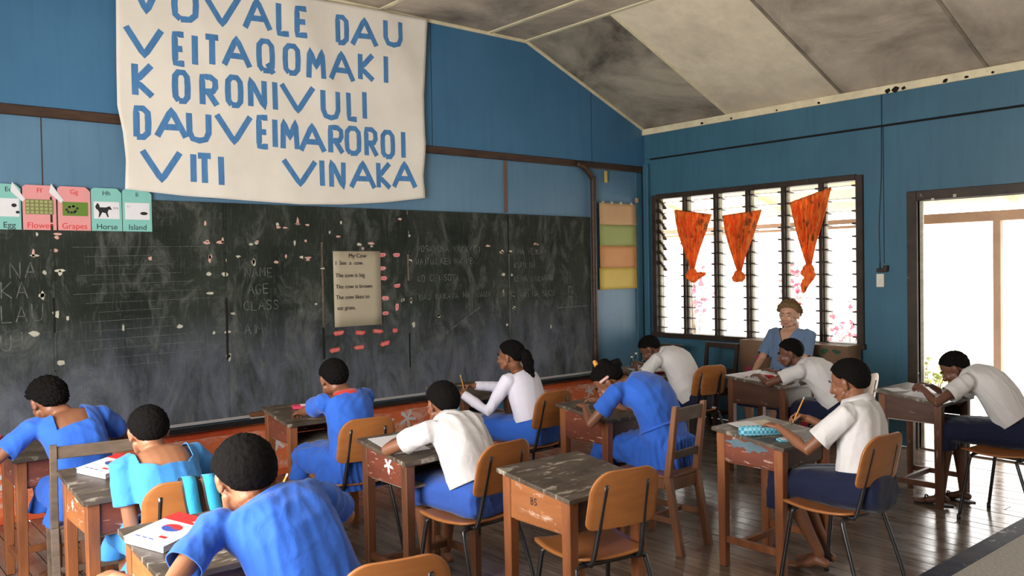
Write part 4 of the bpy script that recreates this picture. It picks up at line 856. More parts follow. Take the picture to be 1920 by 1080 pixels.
# ================================================================== FURNITURE
DW, DD, ZF, ZN = .50, .46, .755, .70      # school desk: width, depth, far and near top height
def desk(label, x, y, rz=0, side='desk_side', leg='desk_leg', front=None, top='desk_top', drop=.19, fdrop=None, stretch=True, w=DW, d=DD, group='wooden school desks', marks=None):
    """x, y = near left corner of the top; the pupil sits on the -y side"""
    t = empty('school_desk', (x+w/2*math.cos(rz), y+d/2, 0), rz); tag(t, label, 'desk', group)
    ht = lambda yy: ZN+(ZF-ZN)*(yy+d/2)/d
    th = .020; lx, ly = w/2-.045, d/2-.045
    V = lambda yy, z, xx: (xx, yy, z)
    tp = MB().hexa([(-w/2, -d/2, ZN-th), (w/2, -d/2, ZN-th), (w/2, d/2, ZF-th), (-w/2, d/2, ZF-th)], [(-w/2, -d/2, ZN), (w/2, -d/2, ZN), (w/2, d/2, ZF), (-w/2, d/2, ZF)])
    tp.build('desk_top', M[top], t, .003, seg=2)
    zb = ZN-th-.002-drop+.03
    for sx in (-1, 1):
        for sy in (-1, 1):
            zt = ht(sy*ly-.02)-th-.003; xx, yy = sx*lx, sy*ly
            MB().hexa([(xx-.021, yy-.021, 0), (xx+.021, yy-.021, 0), (xx+.021, yy+.021, 0), (xx-.021, yy+.021, 0)], [(xx-.026, yy-.026, zt), (xx+.026, yy-.026, zt), (xx+.026, yy+.026, zt), (xx-.026, yy+.026, zt)]).build('leg', M[leg], t, .003)
        xo = sx*(lx+.006); y0, y1 = -ly+.022, ly-.022; dx = sx*.014
        b = [(xo, y0, ZF-th-drop), (xo+dx, y0, ZF-th-drop), (xo+dx, y1, ZF-th-drop), (xo, y1, ZF-th-drop)]
        tt = [(xo, y0, ht(y0)-th-.002), (xo+dx, y0, ht(y0)-th-.002), (xo+dx, y1, ht(y1)-th-.002), (xo, y1, ht(y1)-th-.002)]
        pn = MB().hexa(b, tt).build('side_panel', M[side], t, .002)
        if marks and sx < 0: marks(pn, xo+dx, d)
        if stretch: MB().box(sx*lx-.012, sx*lx+.012, -ly+.018, ly-.018, .13, .165).build('stretcher', M[leg], t, .002)
    MB().box(-lx+.022, lx-.022, ly-.006, ly+.010, ZF-th-drop, ZF-th-.006).build('back_panel', M[side], t, .002)
    MB().box(-lx-.0, lx+.0, -ly+.0, ly-.007, ZF-th-drop-.012, ZF-th-drop-.001).build('shelf', M['bare' if front == 'open' else side], t, .001)
    if front and front != 'open': MB().box(-lx+.024, lx-.024, -ly-.014, -ly+.0, ZF-th-(fdrop or drop), ZN-th-.006).build('front_panel', M[front], t, .002)
    if stretch: MB().box(-lx+.012, lx-.012, .05, .075, .13, .165).build('stretcher', M[leg], t, .002)
    return t
def mk_blob(cy, cz, s, mat, seed, spikes=6, name='paint_mark'):
    def fn(pn, x_, d):
        rr = random.Random(seed); V = []
        for k in range(22):
            t = k/22*2*math.pi; r_ = s*(.6+.4*math.cos(spikes*t+seed))*rr.uniform(.8, 1.15); V.append((x_-.0012, cy+r_*math.cos(t), cz+r_*.8*math.sin(t)))
        MB().prism(V, (.0008, 0, 0)).build(name, M[mat], pn)
    return fn
def ply_chair(label, x, y, rz, slots=False, seat=True, mat='ply', group='plywood chairs on black steel frames'):
    """x, y = middle of the backrest's top; opens towards +y"""
    t = empty('school_chair', (x, y, 0), rz); tag(t, label, 'chair', group)
    # backrest: bent ply, leaning back
    nu, nv = 16, 20; Wd, z0, z1 = .172, .575, .82
    def bpt(u_, z): 
        yy = .07-.055*(z-z0)/(z1-z0)-.02*(1-(u_)**2)
        return np.array((u_*Wd, yy, z))
    def outline(z):
        q = (z-z0)/(z1-z0)
        rt_, rb_ = .095, .035; w_ = 1-.03*q
        if z > z1-rt_: return w_-(rt_-math.sqrt(max(0, rt_**2-(z-z1+rt_)**2)))/Wd*.95
        if z < z0+rb_: return w_-(rb_-math.sqrt(max(0, rb_**2-(z0+rb_-z)**2)))/Wd
        return w_
    V, F = [], []
    for j in range(nv+1):
        z = z0+(z1-z0)*(.5-.5*math.cos(math.pi*j/nv)); o_ = outline(z)
        for i in range(nu+1): u_ = (-1+2*i/nu)*o_; V.append(bpt(u_, z))
    for j in range(nv):
        for i in range(nu):
            if slots and i in (3, 12) and 0 <= j < 12: continue
            a = j*(nu+1)+i; F.append((a, a+1, a+nu+2, a+nu+1))
    o = link('backrest', mesh('backrest', V, F, True), M[mat], t); s_ = o.modifiers.new('s', 'SOLIDIFY'); s_.thickness = .011; s_.offset = 0
    b_ = o.modifiers.new('b', 'BEVEL'); b_.width = .002; b_.limit_method = 'ANGLE'
    # seat
    V, F = [], []; n = 16
    for j in range(n+1):
        yy = .10+.37*j/n; q = j/n; wd = .165+.035*math.sin(q*math.pi*.6)
        if q > .85: wd *= math.sqrt(1-((q-.85)/.15)**2*.35)
        if q < .12: wd *= math.sqrt(1-((.12-q)/.12)**2*.35)
        z = .435+.012*q-.018*math.sin(q*math.pi)-(.02*((q-.85)/.15)**2 if q > .85 else 0)
        for i in range(n+1): u_ = -1+2*i/n; V.append((u_*wd, yy, z+.010*u_*u_))
    for j in range(n):
        for i in range(n): a = j*(n+1)+i; F.append((a, a+1, a+n+2, a+n+1))
    o = link('seat', mesh('seat', V, F, True), M[mat], t); s_ = o.modifiers.new('s', 'SOLIDIFY'); s_.thickness = .011; s_.offset = 0
    r_ = .0105; bar = .165
    MB().tube(spline([(-bar, .135, .405), (-bar+.02, .135, .412), (0, .135, .412), (bar-.02, .135, .412), (bar, .135, .405)], 3), r_, 8).build('cross_bar', M['black_metal'], t, smooth=True)
    MB().tube(spline([(-bar, .40, .405), (-bar+.02, .40, .414), (0, .40, .414), (bar-.02, .40, .414), (bar, .40, .405)], 3), r_, 8).build('cross_bar', M['black_metal'], t, smooth=True)
    for s in (-1, 1):
        MB().tube(spline([(s*bar, .135, .408), (s*(bar+.010), .128, .385), (s*(bar+.028), .06, .18), (s*(bar+.04), .015, .012)], 4), r_, 8).build('leg', M['black_metal'], t, smooth=True)
        MB().tube(spline([(s*bar, .40, .408), (s*(bar+.010), .408, .385), (s*(bar+.025), .44, .18), (s*(bar+.035), .465, .012)], 4), r_, 8).build('leg', M['black_metal'], t, smooth=True)
        MB().tube(spline([(s*.10, .015, .765), (s*.105, .045, .64), (s*.115, .075, .50), (s*.12, .10, .425), (s*.12, .14, .420), (s*.12, .40, .424)], 4), r_, 8).build('back_upright', M['black_metal'], t, smooth=True)
        for yy in (.015, .465): MB().tube([(s*(bar+.04 if yy < .1 else bar+.035), yy, .0), (s*(bar+.04 if yy < .1 else bar+.035), yy, .03)], .013, 8).build('foot_cap', M['black_metal'], t, smooth=True)
    return t
def wood_chair(label, x, y, rz, mat='chair_wood', w=.36, h=.83, rails=((.75, .83), (.56, .60)), group=None, grey_rail=None):
    t = empty('wooden_chair', (x, y, 0), rz); tag(t, label, 'chair', group)
    for s in (-1, 1):
        MB().hexa([(s*w/2-.018, -.05, 0), (s*w/2+.018, -.05, 0), (s*w/2+.018, -.005, 0), (s*w/2-.018, -.005, 0)], [(s*w/2-.018, .03, .43), (s*w/2+.018, .03, .43), (s*w/2+.018, .072, .43), (s*w/2-.018, .072, .43)]).build('rear_leg', M[mat], t, .003)
        MB().hexa([(s*w/2-.018, .03, .43), (s*w/2+.018, .03, .43), (s*w/2+.018, .072, .43), (s*w/2-.018, .072, .43)], [(s*w/2-.016, -.02, h), (s*w/2+.016, -.02, h), (s*w/2+.016, .01, h), (s*w/2-.016, .01, h)]).build('back_post', M[mat], t, .003)
        MB().hexa([(s*w/2-.016, .36, 0), (s*w/2+.016, .36, 0), (s*w/2+.016, .39, 0), (s*w/2-.016, .39, 0)], [(s*w/2-.02, .35, .42), (s*w/2+.02, .35, .42), (s*w/2+.02, .39, .42), (s*w/2-.02, .39, .42)]).build('front_leg', M[mat], t, .003)
        MB().box(s*w/2-.010, s*w/2+.010, .0, .36, .17, .20).build('stretcher', M[mat], t, .002); MB().box(s*w/2-.010, s*w/2+.010, .07, .36, .36, .42).build('seat_rail', M[mat], t, .002)
    for z0, z1 in rails:
        yo = lambda z: .05-.055*(z-.43)/(h-.43)
        MB().hexa([(-w/2+.016, yo(z0)-.009, z0), (w/2-.016, yo(z0)-.009, z0), (w/2-.016, yo(z0)+.009, z0), (-w/2+.016, yo(z0)+.009, z0)], [(-w/2+.016, yo(z1)-.009, z1), (w/2-.016, yo(z1)-.009, z1), (w/2-.016, yo(z1)+.009, z1), (-w/2+.016, yo(z1)+.009, z1)]).build('back_rail', M[grey_rail or mat], t, .003)
    for yy in (.045, .365): MB().box(-w/2+.016, w/2-.016, yy-.008, yy+.008, .35, .42).build('apron', M[mat], t, .002)
    MB().box(-w/2+.01, w/2-.01, .15, .17, .17, .20).build('stretcher', M[mat], t, .002)
    for k in range(3): MB().box(-w/2-.01, w/2+.01, .035+k*.125, .155+k*.125, .422, .438).build('seat_board', M[mat], t, .003)
    return t

desk('dark-topped desk at the far left edge, in front of the girl with a square neckline', -6.64, -1.52, 0, 'desk_red', 'desk_leg', 'desk_red')
desk('desk with scuffed pale top and a booklet, right behind the grey-railed wooden chair', -6.58, -2.65, 0, 'desk_side', 'desk_leg', 'desk_red', marks=mk_blob(.05, .63, .03, 'paper', 4))
desk('nearest desk at lower left, under the closest blue-shirted pupil and a booklet', -6.63, -3.79, 0, 'desk_side', 'desk_leg', 'desk_dark')
desk('desk with a deep open shelf below the chalk ledge, used by the red-collared pupil', -5.17, -1.62, -.06, 'desk_red', 'desk_leg', 'open', drop=.17)
desk('desk with a white splash on its red-brown side, under the white-shirted boy at left centre', -5.24, -2.99, 0, 'desk_red', 'leg_dark', 'open', drop=.17, marks=mk_blob(-.04, .655, .055, 'paper', 2, 5, 'white_splash'))
def streak(pn, x_, d):
    rr = random.Random(4); T_, B_ = [], []
    for k in range(15):
        yy = .15-k*.019; c_ = .685-.0012*k; a_ = .018*math.sin(k/14*math.pi)*rr.uniform(.5, 1.6)+.003
        T_.append((x_-.0012, yy, c_+a_)); B_.append((x_-.0012, yy, c_-a_*rr.uniform(.6, 1.6)))
    MB().prism(T_+B_[::-1], (.0008, 0, 0)).build('paint_streak', M['streak'], pn)
def numeral(pn, x_, d):
    mb = MB(); cv = lambda a, b_: (x_-.0012, -a, b_)
    text_strokes(mb, 'BS', -.03, .63, .028, .0045, cv); mb.build('painted_mark', M['blackprint'], pn)
desk('empty desk with a scratched dark top in the centre foreground', -5.13, -4.01, 0, 'desk_side', 'desk_leg', 'desk_dark', marks=numeral)
desk('desk with a blue side panel, in front of the girl in the white knit top', -3.86, -1.62, 0, 'bluething', 'leg_dark', 'open', drop=.17)
desk('desk with a chipped red-brown side, under the bent-over girl at centre right', -3.73, -2.90, 0, 'desk_red', 'desk_leg', 'desk_dark')
desk('desk with a blue-grey paint streak and a patterned pencil case on it', -3.69, -4.07, 0, 'desk_red', 'desk_leg', 'desk_dark', d=.44, drop=.16, marks=streak)
desk('desk below the blue corner wall, under the boy in white leaning over paper', -2.06, -1.86, -.05, 'desk_dark', 'leg_dark', 'open')
desk('desk with a grey front panel and a sunlit top, in front of the seated woman', -1.83, -2.93, 0, 'desk_dark', 'leg_dark', 'grey_panel', d=.55)
desk('rightmost desk beside the open doorway, its top shining', -1.79, -4.05, 0, 'desk_dark', 'leg_dark', 'open', drop=.17)

ply_chair('plywood chair under the pupil in turquoise, with turquoise straps over its back', -6.30, -3.08, R(-14))
ply_chair('plywood chair cut by the bottom edge, behind the nearest blue-shirted pupil', -6.19, -4.42, R(-14))
ply_chair('two-tone plywood chair of the pupil with the red collar', -5.06, -2.36, R(-8))
ply_chair('plywood chair under the white-shirted boy in a mid-blue wrap at left centre', -4.93, -3.40, R(4))
ply_chair('empty plywood chair tucked into the empty centre desk', -4.93, -4.15, R(-12))
ply_chair('plywood chair behind the girl with the long ponytail', -3.64, -2.36, R(2))
ply_chair('slotted plywood chair standing behind the boy at the corner desk', -1.80, -2.25, R(-14), True)
ply_chair('plywood chair of the boy writing with an orange pencil, at right centre', -3.56, -4.54, R(-4))
ply_chair('plywood chair at the right edge, under the boy by the doorway', -1.72, -4.66, R(-4))
ply_chair('plywood chair hidden behind the boy at the grey-fronted desk', -1.50, -3.42, 0)
wood_chair('weathered wooden chair behind the girl with the square neckline', -6.36, -2.02, R(-8), 'chair_grey', .38, .835, ((.765, .825),))
wood_chair('tall brown wooden chair behind the bent-over girl at centre right', -3.57, -3.39, R(4), 'chair_wood', .28, .84, ((.745, .825), (.53, .575)), grey_rail='chair_grey')
wood_chair('very dark wooden chair against the wall under the third louvre bay', -.34, -1.29, R(90), 'chair_dark', .36, .85, ((.80, .85), (.56, .6)), 'dark chairs along the window wall')
wood_chair('very dark wooden chair against the wall near the room corner', -.34, -.60, R(90), 'chair_dark', .36, .80, ((.75, .80), (.56, .6)), 'dark chairs along the window wall')
def plastic_chair():
    t = empty('plastic_chair', (-.38, -2.20, 0), R(90)); tag(t, 'white plastic chair with rounded back, under the seated woman', 'chair')
    V, F = [], []; nu, nv = 14, 12
    for j in range(nv+1):
        q = j/nv; z = .44+.45*q; wd = .22*math.sqrt(1-max(0, (q-.6)/.4)**3*.6)
        for i in range(nu+1): u_ = -1+2*i/nu; V.append((u_*wd, -.22-.07*q+.05*u_*u_, z))
    for j in range(nv):
        for i in range(nu):
            if 8 <= j < 10 and i in (2, 3, 10, 11): continue
            a = j*(nu+1)+i; F.append((a, a+1, a+nu+2, a+nu+1))
    o = link('backrest', mesh('backrest', V, F, True), M['white_plastic'], t); s_ = o.modifiers.new('s', 'SOLIDIFY'); s_.thickness = .006
    MB().box(-.22, .22, -.24, .22, .425, .44).build('seat', M['white_plastic'], t, .006, seg=2)
    for sx in (-1, 1):
        for sy in (-1, 1): MB().hexa([(sx*.24-.02, sy*.23-.02, 0), (sx*.24+.02, sy*.23-.02, 0), (sx*.24+.02, sy*.23+.02, 0), (sx*.24-.02, sy*.23+.02, 0)], [(sx*.2-.025, sy*.2-.025, .425), (sx*.2+.025, sy*.2-.025, .425), (sx*.2+.025, sy*.2+.025, .425), (sx*.2-.025, sy*.2+.025, .425)]).build('leg', M['white_plastic'], t, .004)
plastic_chair()

# cardboard display boxes behind the woman, table edge and red bag
def carton(label, y0, y1, h, marks):
    t = empty('cardboard_carton', (-.17, (y0+y1)/2, 0)); tag(t, label, 'box', 'cartons stacked under the window')
    MB().box(-.13, .13, -(y1-y0)/2, (y1-y0)/2, 0, h).build('carton', M['cardboard'], t, .004)
    for m_, yy, zz, a, b_ in marks: MB().prism([(-.1315, yy+a*math.cos(k)*(.8+.2*math.sin(3*k)), zz+b_*math.sin(k)*(.75+.3*math.cos(2*k+yy*30))) for k in np.arange(0, 6.2, .5)], (.0012, 0, 0)).build('printed_mark', M[m_], t)
carton('cardboard carton with pink prints, left of the woman under the window', -1.86, -1.47, .89, [('boxpink', -.10, .83, .07, .035), ('boxpink', -.03, .72, .05, .03), ('boxpink', .1, .60, .05, .03)])
carton('cardboard carton with green prints, right of the woman under the window', -2.60, -1.90, .885, [('boxgreen', .0, .84, .05, .025), ('boxgreen', -.13, .83, .05, .03), ('boxgreen', -.25, .83, .05, .03), ('boxgreen', -.08, .77, .05, .025), ('boxgreen', -.02, .70, .05, .03)])
t = empty('carton', (-.62, -3.12, 0)); bpy.data.objects.remove(t)

# ---- things on the desks
def topz(y, yn, d=DD): return ZN+(ZF-ZN)*(y-yn)/d
SL = math.atan2(ZF-ZN, DD)
def lay(t, y, yn, d=DD, extra=.0): t.location.z = topz(y, yn, d)+extra+.0008; t.rotation_euler.x = SL if t.rotation_euler.z == 0 else SL*math.cos(t.rotation_euler.z); t.rotation_euler.y = -SL*math.sin(t.rotation_euler.z)*-1*-1 if False else 0
def slab(name, label, cat, x, y, yn, w_, h_, th, mat, rz=0, group=None, d=DD, extra=0):
    t = empty(name, (x, y, 0)); tag(t, label, cat, group); R_ = Matrix.Rotation(SL if d == DD else math.atan2(ZF-ZN, d), 4, 'X') @ Matrix.Rotation(rz, 4, 'Z')
    t.rotation_euler = R_.to_euler(); t.location.z = topz(y, yn, d)+.0012+extra
    MB().box(-w_/2, w_/2, -h_/2, h_/2, 0, th).build({'book': 'pages'}.get(cat, 'sheet' if th < .004 else 'body'), M[mat], t, min(.001, th*.3)); return t
def booklet(label, x, y, yn, rz):
    t = slab('exercise_booklet', label, 'book', x, y, yn, .165, .24, .022, 'white_plastic', rz, 'white booklets with a red and blue disc')
    MB().box(-.085, .085, -.123, .123, .022, .0245).build('cover', M['paper'], t, .0008)
    MB().box(-.085, .085, .055, .123, .0245, .0252).build('red_band', M['redprint'], t)
    for s, m_ in ((1, 'redprint'), (-1, 'blueprint')):
        pts = [(.037*math.cos(a)+0, .005+.030*math.sin(a)*s) for a in np.linspace(0, math.pi, 14)]
        pts += [(-.037+.074*q, .005+.006*math.sin(q*2*math.pi)) for q in np.linspace(0, 1, 8)[1:-1]]
        MB().prism([(a, b_, .0246) for a, b_ in pts], (0, 0, .0006)).build('disc_half', M[m_], t)
    MB().box(.015, .045, -.075, -.06, .0246, .0251).build('cover_mark', M['redprint'], t)
    for k in range(3): MB().box(-.06+.028*k, -.04+.028*k, -.098, -.093, .0246, .0251).build('cover_print', M['blueprint'], t)
    textobj('21', .035, M['paper'], t, (.04, .075, .0254), (0, 0, 0)); return t
booklet('white booklet with red-and-blue disc on the desk behind the grey-railed chair', -6.37, -2.29, -2.65, R(-60))
booklet('white booklet with red-and-blue disc on the nearest desk at lower left', -6.50, -3.48, -3.79, R(-62))
t = slab('pencil_case', 'pink-red pencil case on the far left desk, cut by the frame edge', 'pencil case', -6.70, -1.17, -1.52, .14, .07, .035, 'pinkbox', R(-20)); MB().box(-.05, .05, -.02, .02, .035, .037).build('label', M['paper'], t)
slab('paper_scrap', 'white paper on the nearest desk beside the pupil\'s ear', 'paper', -6.20, -3.44, -3.79, .09, .12, .002, 'paper', R(-10))
# red-collar pupil's desk
t = slab('eraser_box', 'magenta eraser box on the red-collared pupil\'s desk', 'box', -4.95, -1.30, -1.62, .10, .05, .02, 'pinkbox', R(-15)); MB().box(.0, .045, -.022, .022, .020, .022).build('band', M['paper'], t)
def pencil(label, a, b_, mat='pencil', tip='graphite'):
    a, b_ = np.array(a, float), np.array(b_, float); t = empty('pencil', tuple(a)); tag(t, label, 'pencil', None); d = b_-a; n = nrm(d); l = np.linalg.norm(d)
    MB().tube([n*.018, d-n*.012], .0038, 6).build('shaft', M[mat], t); MB().tube([n*.001, n*.018], [.0008, .0038], 6).build('point', M[tip], t); MB().tube([d-n*.012, d], .0040, 6).build('end', M['alu'], t)
    return t
pencil('orange pencil lying on the red-collared pupil\'s desk', (-5.10, -1.47, .728), (-4.95, -1.36, .740), 'pencil')
# white-shirt boy (left centre) desk
slab('paper_sheet', 'white worksheet on the desk with the white splash', 'paper', -5.10, -2.72, -2.99, .21, .29, .0015, 'paper', R(-4))
slab('worksheet_book', 'open white book by the elbow of the boy in the mid-blue wrap', 'paper', -4.93, -2.64, -2.99, .12, .20, .006, 'paper', R(-30))
pencil('yellow felt pen lying between book and hands at left centre', (-4.86, -2.72, .757), (-4.78, -2.62, .765), 'yellow_tip')
pencil('yellow marker across the worksheet at left centre', (-5.02, -2.72, .746), (-5.00, -2.60, .757), 'yellow_tip')
# pencil-case desk
t = empty('pencil_case', (-3.585, -3.87, topz(-3.87, -4.07)+.001), R(-38)); tag(t, 'light blue patterned cloth pencil case on the desk at right centre', 'pencil case')
e = MBL(); e.add(*loft_vf([((-.115, 0, .024), (0, .02, 0), (0, 0, .018), .7), ((-.10, 0, .026), (0, .036, 0), (0, 0, .026), .7), ((0, 0, .028), (0, .040, 0), (0, 0, .028), .7), ((.10, 0, .026), (0, .036, 0), (0, 0, .026), .7), ((.115, 0, .024), (0, .02, 0), (0, 0, .018), .7)], 20))
def chevron():
    m, t_, b = nt('blue_chevron_cloth'); v = coords(t_); wv = t_.nodes.new('ShaderNodeTexChecker'); wv.inputs['Scale'].default_value = 62; mp = t_.nodes.new('ShaderNodeMapping'); mp.inputs['Rotation'].default_value = (0, 0, R(45)); L(t_, v, mp.inputs[0]); L(t_, mp.outputs[0], wv.inputs['Vector'])
    wv.inputs[1].default_value = (.20, .50, .60, 1); wv.inputs[2].default_value = (.04, .20, .31, 1); L(t_, wv.outputs[0], b.inputs['Base Color']); b.inputs['Roughness'].default_value = .7; return m
link('case', mesh('case', e.V, e.F, True), chevron(), t); MB().tube([(-.105, .0, .055), (.105, 0, .055)], .0025, 6).build('zip', M['alu'], t)
slab('open_book', 'open cream book under the hand of the boy with the orange pencil', 'paper', -3.42, -3.76, -4.07, .22, .17, .006, 'cream_paper', R(-15))
slab('paper_sheet', 'loose white page left of the open book at right centre', 'paper', -3.50, -3.72, -4.07, .16, .12, .0015, 'paper', R(-10), extra=.006)
t = slab('ruler_box', 'pale blue and white box beside the patterned pencil case', 'box', -3.55, -4.0, -4.07, .04, .10, .010, 'caseblue', R(65)); MB().box(-.021, .021, .0, .035, .0102, .012).build('white_panel', M['paper'], t)
pencil('red crayon beside the pencil case', (-3.56, -3.83, .735), (-3.45, -3.79, .741), 'redprint')
pencil('black pen beside the open book', (-3.50, -3.92, .727), (-3.41, -3.89, .730), 'graphite')
# middle desk in front of the woman
slab('paper_sheet', 'large white paper covering the sunlit desk before the woman', 'paper', -1.62, -2.55, -2.93, .36, .30, .0015, 'paper', R(6), d=.55)
slab('exercise_pad', 'green-edged pad under the forearm at the sunlit desk', 'book', -1.66, -2.78, -2.93, .20, .14, .012, 'cream_paper', R(8), d=.55)
slab('red_case', 'red pencil pouch on the sunlit desk', 'pencil case', -1.64, -2.64, -2.93, .12, .05, .025, 'redprint', R(-25), d=.55, extra=.002)
slab('grey_eraser', 'small dark eraser on the left of the sunlit desk', 'eraser', -1.76, -2.53, -2.93, .06, .025, .008, 'greypaint', R(10), d=.55, extra=.002)
# corner desk
slab('paper_sheet', 'white paper on the corner desk under the leaning boy', 'paper', -1.83, -1.60, -1.86, .30, .22, .002, 'paper', R(-5))
slab('red_case', 'dark red pen case on the corner desk', 'pencil case', -1.86, -1.74, -1.86, .10, .03, .018, 'redcloth', R(-8))
for k, (x, y, h) in enumerate(((-1.93, -1.50, .11), (-1.84, -1.47, .13), (-1.74, -1.46, .13))):
    t = empty('glass_bottle', (x, y, topz(y, -1.86)+.001)); tag(t, ['short clear bottle, leftmost of three on the corner desk', 'clear bottle with pale cap, middle of three on the corner desk', 'clear bottle with pale cap, nearest the boy on the corner desk'][k], 'bottle', 'small bottles on the corner desk')
    prof = [(.016, 0), (.018, .01), (.018, h*.6), (.008, h*.78), (.008, h*.9)]; V, F = loft_vf([((0, 0, z), (r_, 0, 0), (0, r_, 0), 1) for r_, z in prof], 12); link('bottle', mesh('bottle', V, F, True), M['bottle'], t)
    MB().tube([(0, 0, h*.88), (0, 0, h)], .0105, 10).build('cap', M['cream_paper'], t)
# doorway desk
slab('paper_sheet', 'white paper on the desk beside the doorway', 'paper', -1.62, -3.86, -4.05, .26, .20, .0015, 'paper', R(5)); slab('purple_case', 'violet pen on the doorway desk', 'pen', -1.52, -3.78, -4.05, .11, .015, .010, 'boxpink', R(15))
slab('paper_sheet', 'small page at the far edge of the doorway desk', 'paper', -1.66, -3.68, -4.05, .14, .10, .0015, 'paper', R(-20))
t = empty('paper_bundle', (-3.66, -1.58, ZF-.02-.17+.001)); tag(t, 'crumpled papers inside the open desk of the ponytailed girl', 'paper'); MB().prism([(-.08, -.03, 0), (.05, -.05, 0), (.10, .03, 0), (-.02, .06, 0)], (0, 0, .012)).build('bundle', M['paper'], t, .002)
t = empty('paper_bundle', (-4.96, -2.93, ZF-.02-.17+.001)); tag(t, 'crumpled paper on the open shelf of the desk with the white splash', 'paper'); MB().prism([(-.06, -.02, 0), (.05, -.03, 0), (.11, .02, 0), (-.02, .04, 0)], (0, 0, .015)).build('bundle', M['paper'], t, .002)

# turquoise straps of a bag hanging over the chair back
def strap_loop():
    t = empty('bag_strap', (-6.30, -3.08, .80), R(-14)); tag(t, 'pair of black-edged turquoise bag straps hanging over a plywood chair back', 'strap')
    for x0, x1, nm in ((.0, .045, 0), (.075, .125, 1)):
        for w_, m_, off in ((.024, 'strap', 0), (.033, 'graphite', .003)):
            V, F = [], []; P = spline([(x0, .07, -.03), (x0, .035, .022), (x0+.005, -.015, .015), (x0+(x1-x0)*.5+.0, .005-.012, -.10), (x1+.01, .022-.012, -.20)], 5)
            for i, p_ in enumerate(P):
                q = i/len(P); n_ = nrm(np.array(P[min(i+1, len(P)-1)])-np.array(P[max(i-1, 0)])); nn = nrm(np.cross((1, 0, 0), n_)); 
                for s in (-1, 1): V.append(p_+np.array((s*w_, 0, 0))-nn*(.003-off))
            for i in range(len(P)-1): F.append((2*i, 2*i+1, 2*i+3, 2*i+2))
            o = link('webbing' if off == 0 else 'edging', mesh('webbing', V, F, True), M[m_], t); s_ = o.modifiers.new('s', 'SOLIDIFY'); s_.thickness = .003; s_.offset = 0
strap_loop()

def school_bag(label, x, y, rz, m_, s_=1):
    t = empty('school_bag', (x, y, 0), rz); tag(t, label, 'bag')
    e = MBL(); e.add(*loft_vf([((0, 0, z), (.15*k_*s_, 0, 0), (0, .085*k_*s_, 0), .6) for z, k_ in ((.0, .8), (.02, 1), (.16, 1.02), (.27, .9), (.32, .6), (.33, .3))], 20))
    link('body', mesh('body', e.V, e.F, True), M[m_], t); MB().box(-.10*s_, .10*s_, -.105*s_, -.07*s_, .03, .16).build('pocket', M[m_], t, .012, seg=2)
    MB().tube(spline([(-.04, .0, .32), (-.03, 0, .37), (.03, 0, .37), (.04, 0, .32)], 4), .007, 6).build('handle', M['graphite'], t, smooth=True)
school_bag('bright red school bag on the floor behind the sunlit desk', -.72, -2.50, R(80), 'redcloth'); school_bag('blue-grey school bag on the floor left of the red bag', -.55, -1.72, R(95), 'bluething', .9)
t = empty('board_duster', (-4.70, -.070, .4955)); tag(t, 'wooden block duster on the chalk ledge above the left desk shelf', 'duster')
MB().box(-.07, .07, -.025, .025, .012, .045).build('block', M['chair_wood'], t, .004, seg=2); MB().box(-.07, .07, -.025, .025, 0, .012).build('felt', M['greypaint'], t, .002)
for k, x_ in enumerate((-4.95, -4.99, -2.95)):
    t = empty('chalk_stick', (x_, -.066, .4755)); tag(t, ('white chalk stick lying on the ledge left of the duster', 'short chalk stub at the left of the longer chalk stick', 'chalk stick on the ledge near the white-shirted boy')[k], 'chalk'); MB().tube([(-.03+.012*(k == 1), 0, .006), (.03-.012*(k == 1), .004*k, .006)], .0055, 8).build('stick', M['paper'], t)

# woven floor mat near the right edge of the view
t = empty('floor_mat', (-1.9, -5.2, 0)); tag(t, 'pale woven floor mat with a dark blue border at the lower right', 'mat')
MB().box(-1.7, 1.5, -1.2, .63, .001, .006).build('weave', M['mat_weave'], t, .001); MB().box(-1.78, 1.5, .63, .745, .001, .0072).build('border', M['mat_band'], t, .001); MB().box(-1.78, -1.70, -1.2, .63, .001, .0072).build('border', M['mat_band'], t, .001)

# curtains
curtain('left knotted orange curtain, its tail sticking out to the right', -.50, 2.25, -.985, 2.17, -.73, 1.60, [(-.04, -.03, -.11), (-.03, -.09, -.07), (-.02, -.16, -.055)], 1)
curtain('middle knotted orange curtain with a round rosette knot', -1.12, 2.15, -1.585, 2.18, -1.32, 1.57, [(-.05, -.04, -.07), (-.04, -.05, -.05), (-.03, .0, -.03)], 2)
curtain('right and largest knotted orange curtain with a long drooping tail', -1.90, 2.23, -2.335, 2.34, -2.10, 1.62, [(-.03, -.03, -.10), (-.03, .03, -.18), (-.02, .05, -.25)], 3)

# ================================================================== PEOPLE
n3 = lambda *a: nrm(a)
P_ = {}
P_['a'] = person('girl in a royal blue dress with square open back, at the far left desk', (-6.33, -1.80, .525), (-6.43, -1.69, .935), (-6.49, -1.61, .995), R(-4), n3(-.25, .80, -.45), 'dress', 'blue_dress', hairth=.020, hk=.98,
    elbows=[(-6.74, -1.80, .74), (-6.02, -1.62, .70)], hands_=[(-6.80, -1.52, .765), (-6.20, -1.36, .775)], neck='square', seed=3, curl=.010, tilt=4, hunch=.05, shw=.165, xt=.3, belt=True)
P_['b'] = person('pupil in turquoise dress with scooped back, sitting on a strapped plywood chair', (-6.25, -2.86, .525), (-6.29, -2.66, .875), (-6.30, -2.60, .95), R(-5), n3(.08, .90, -.30), 'dress', 'cyan_dress', skinm='skin_light', hairth=.012, hk=.98,
    elbows=[(-6.46, -2.88, .58), (-5.98, -2.70, .72)], hands_=[(-6.40, -2.60, .765), (-6.15, -2.47, .775)], neck='scoop', seed=5, curl=.004, hunch=.04, shw=.150)
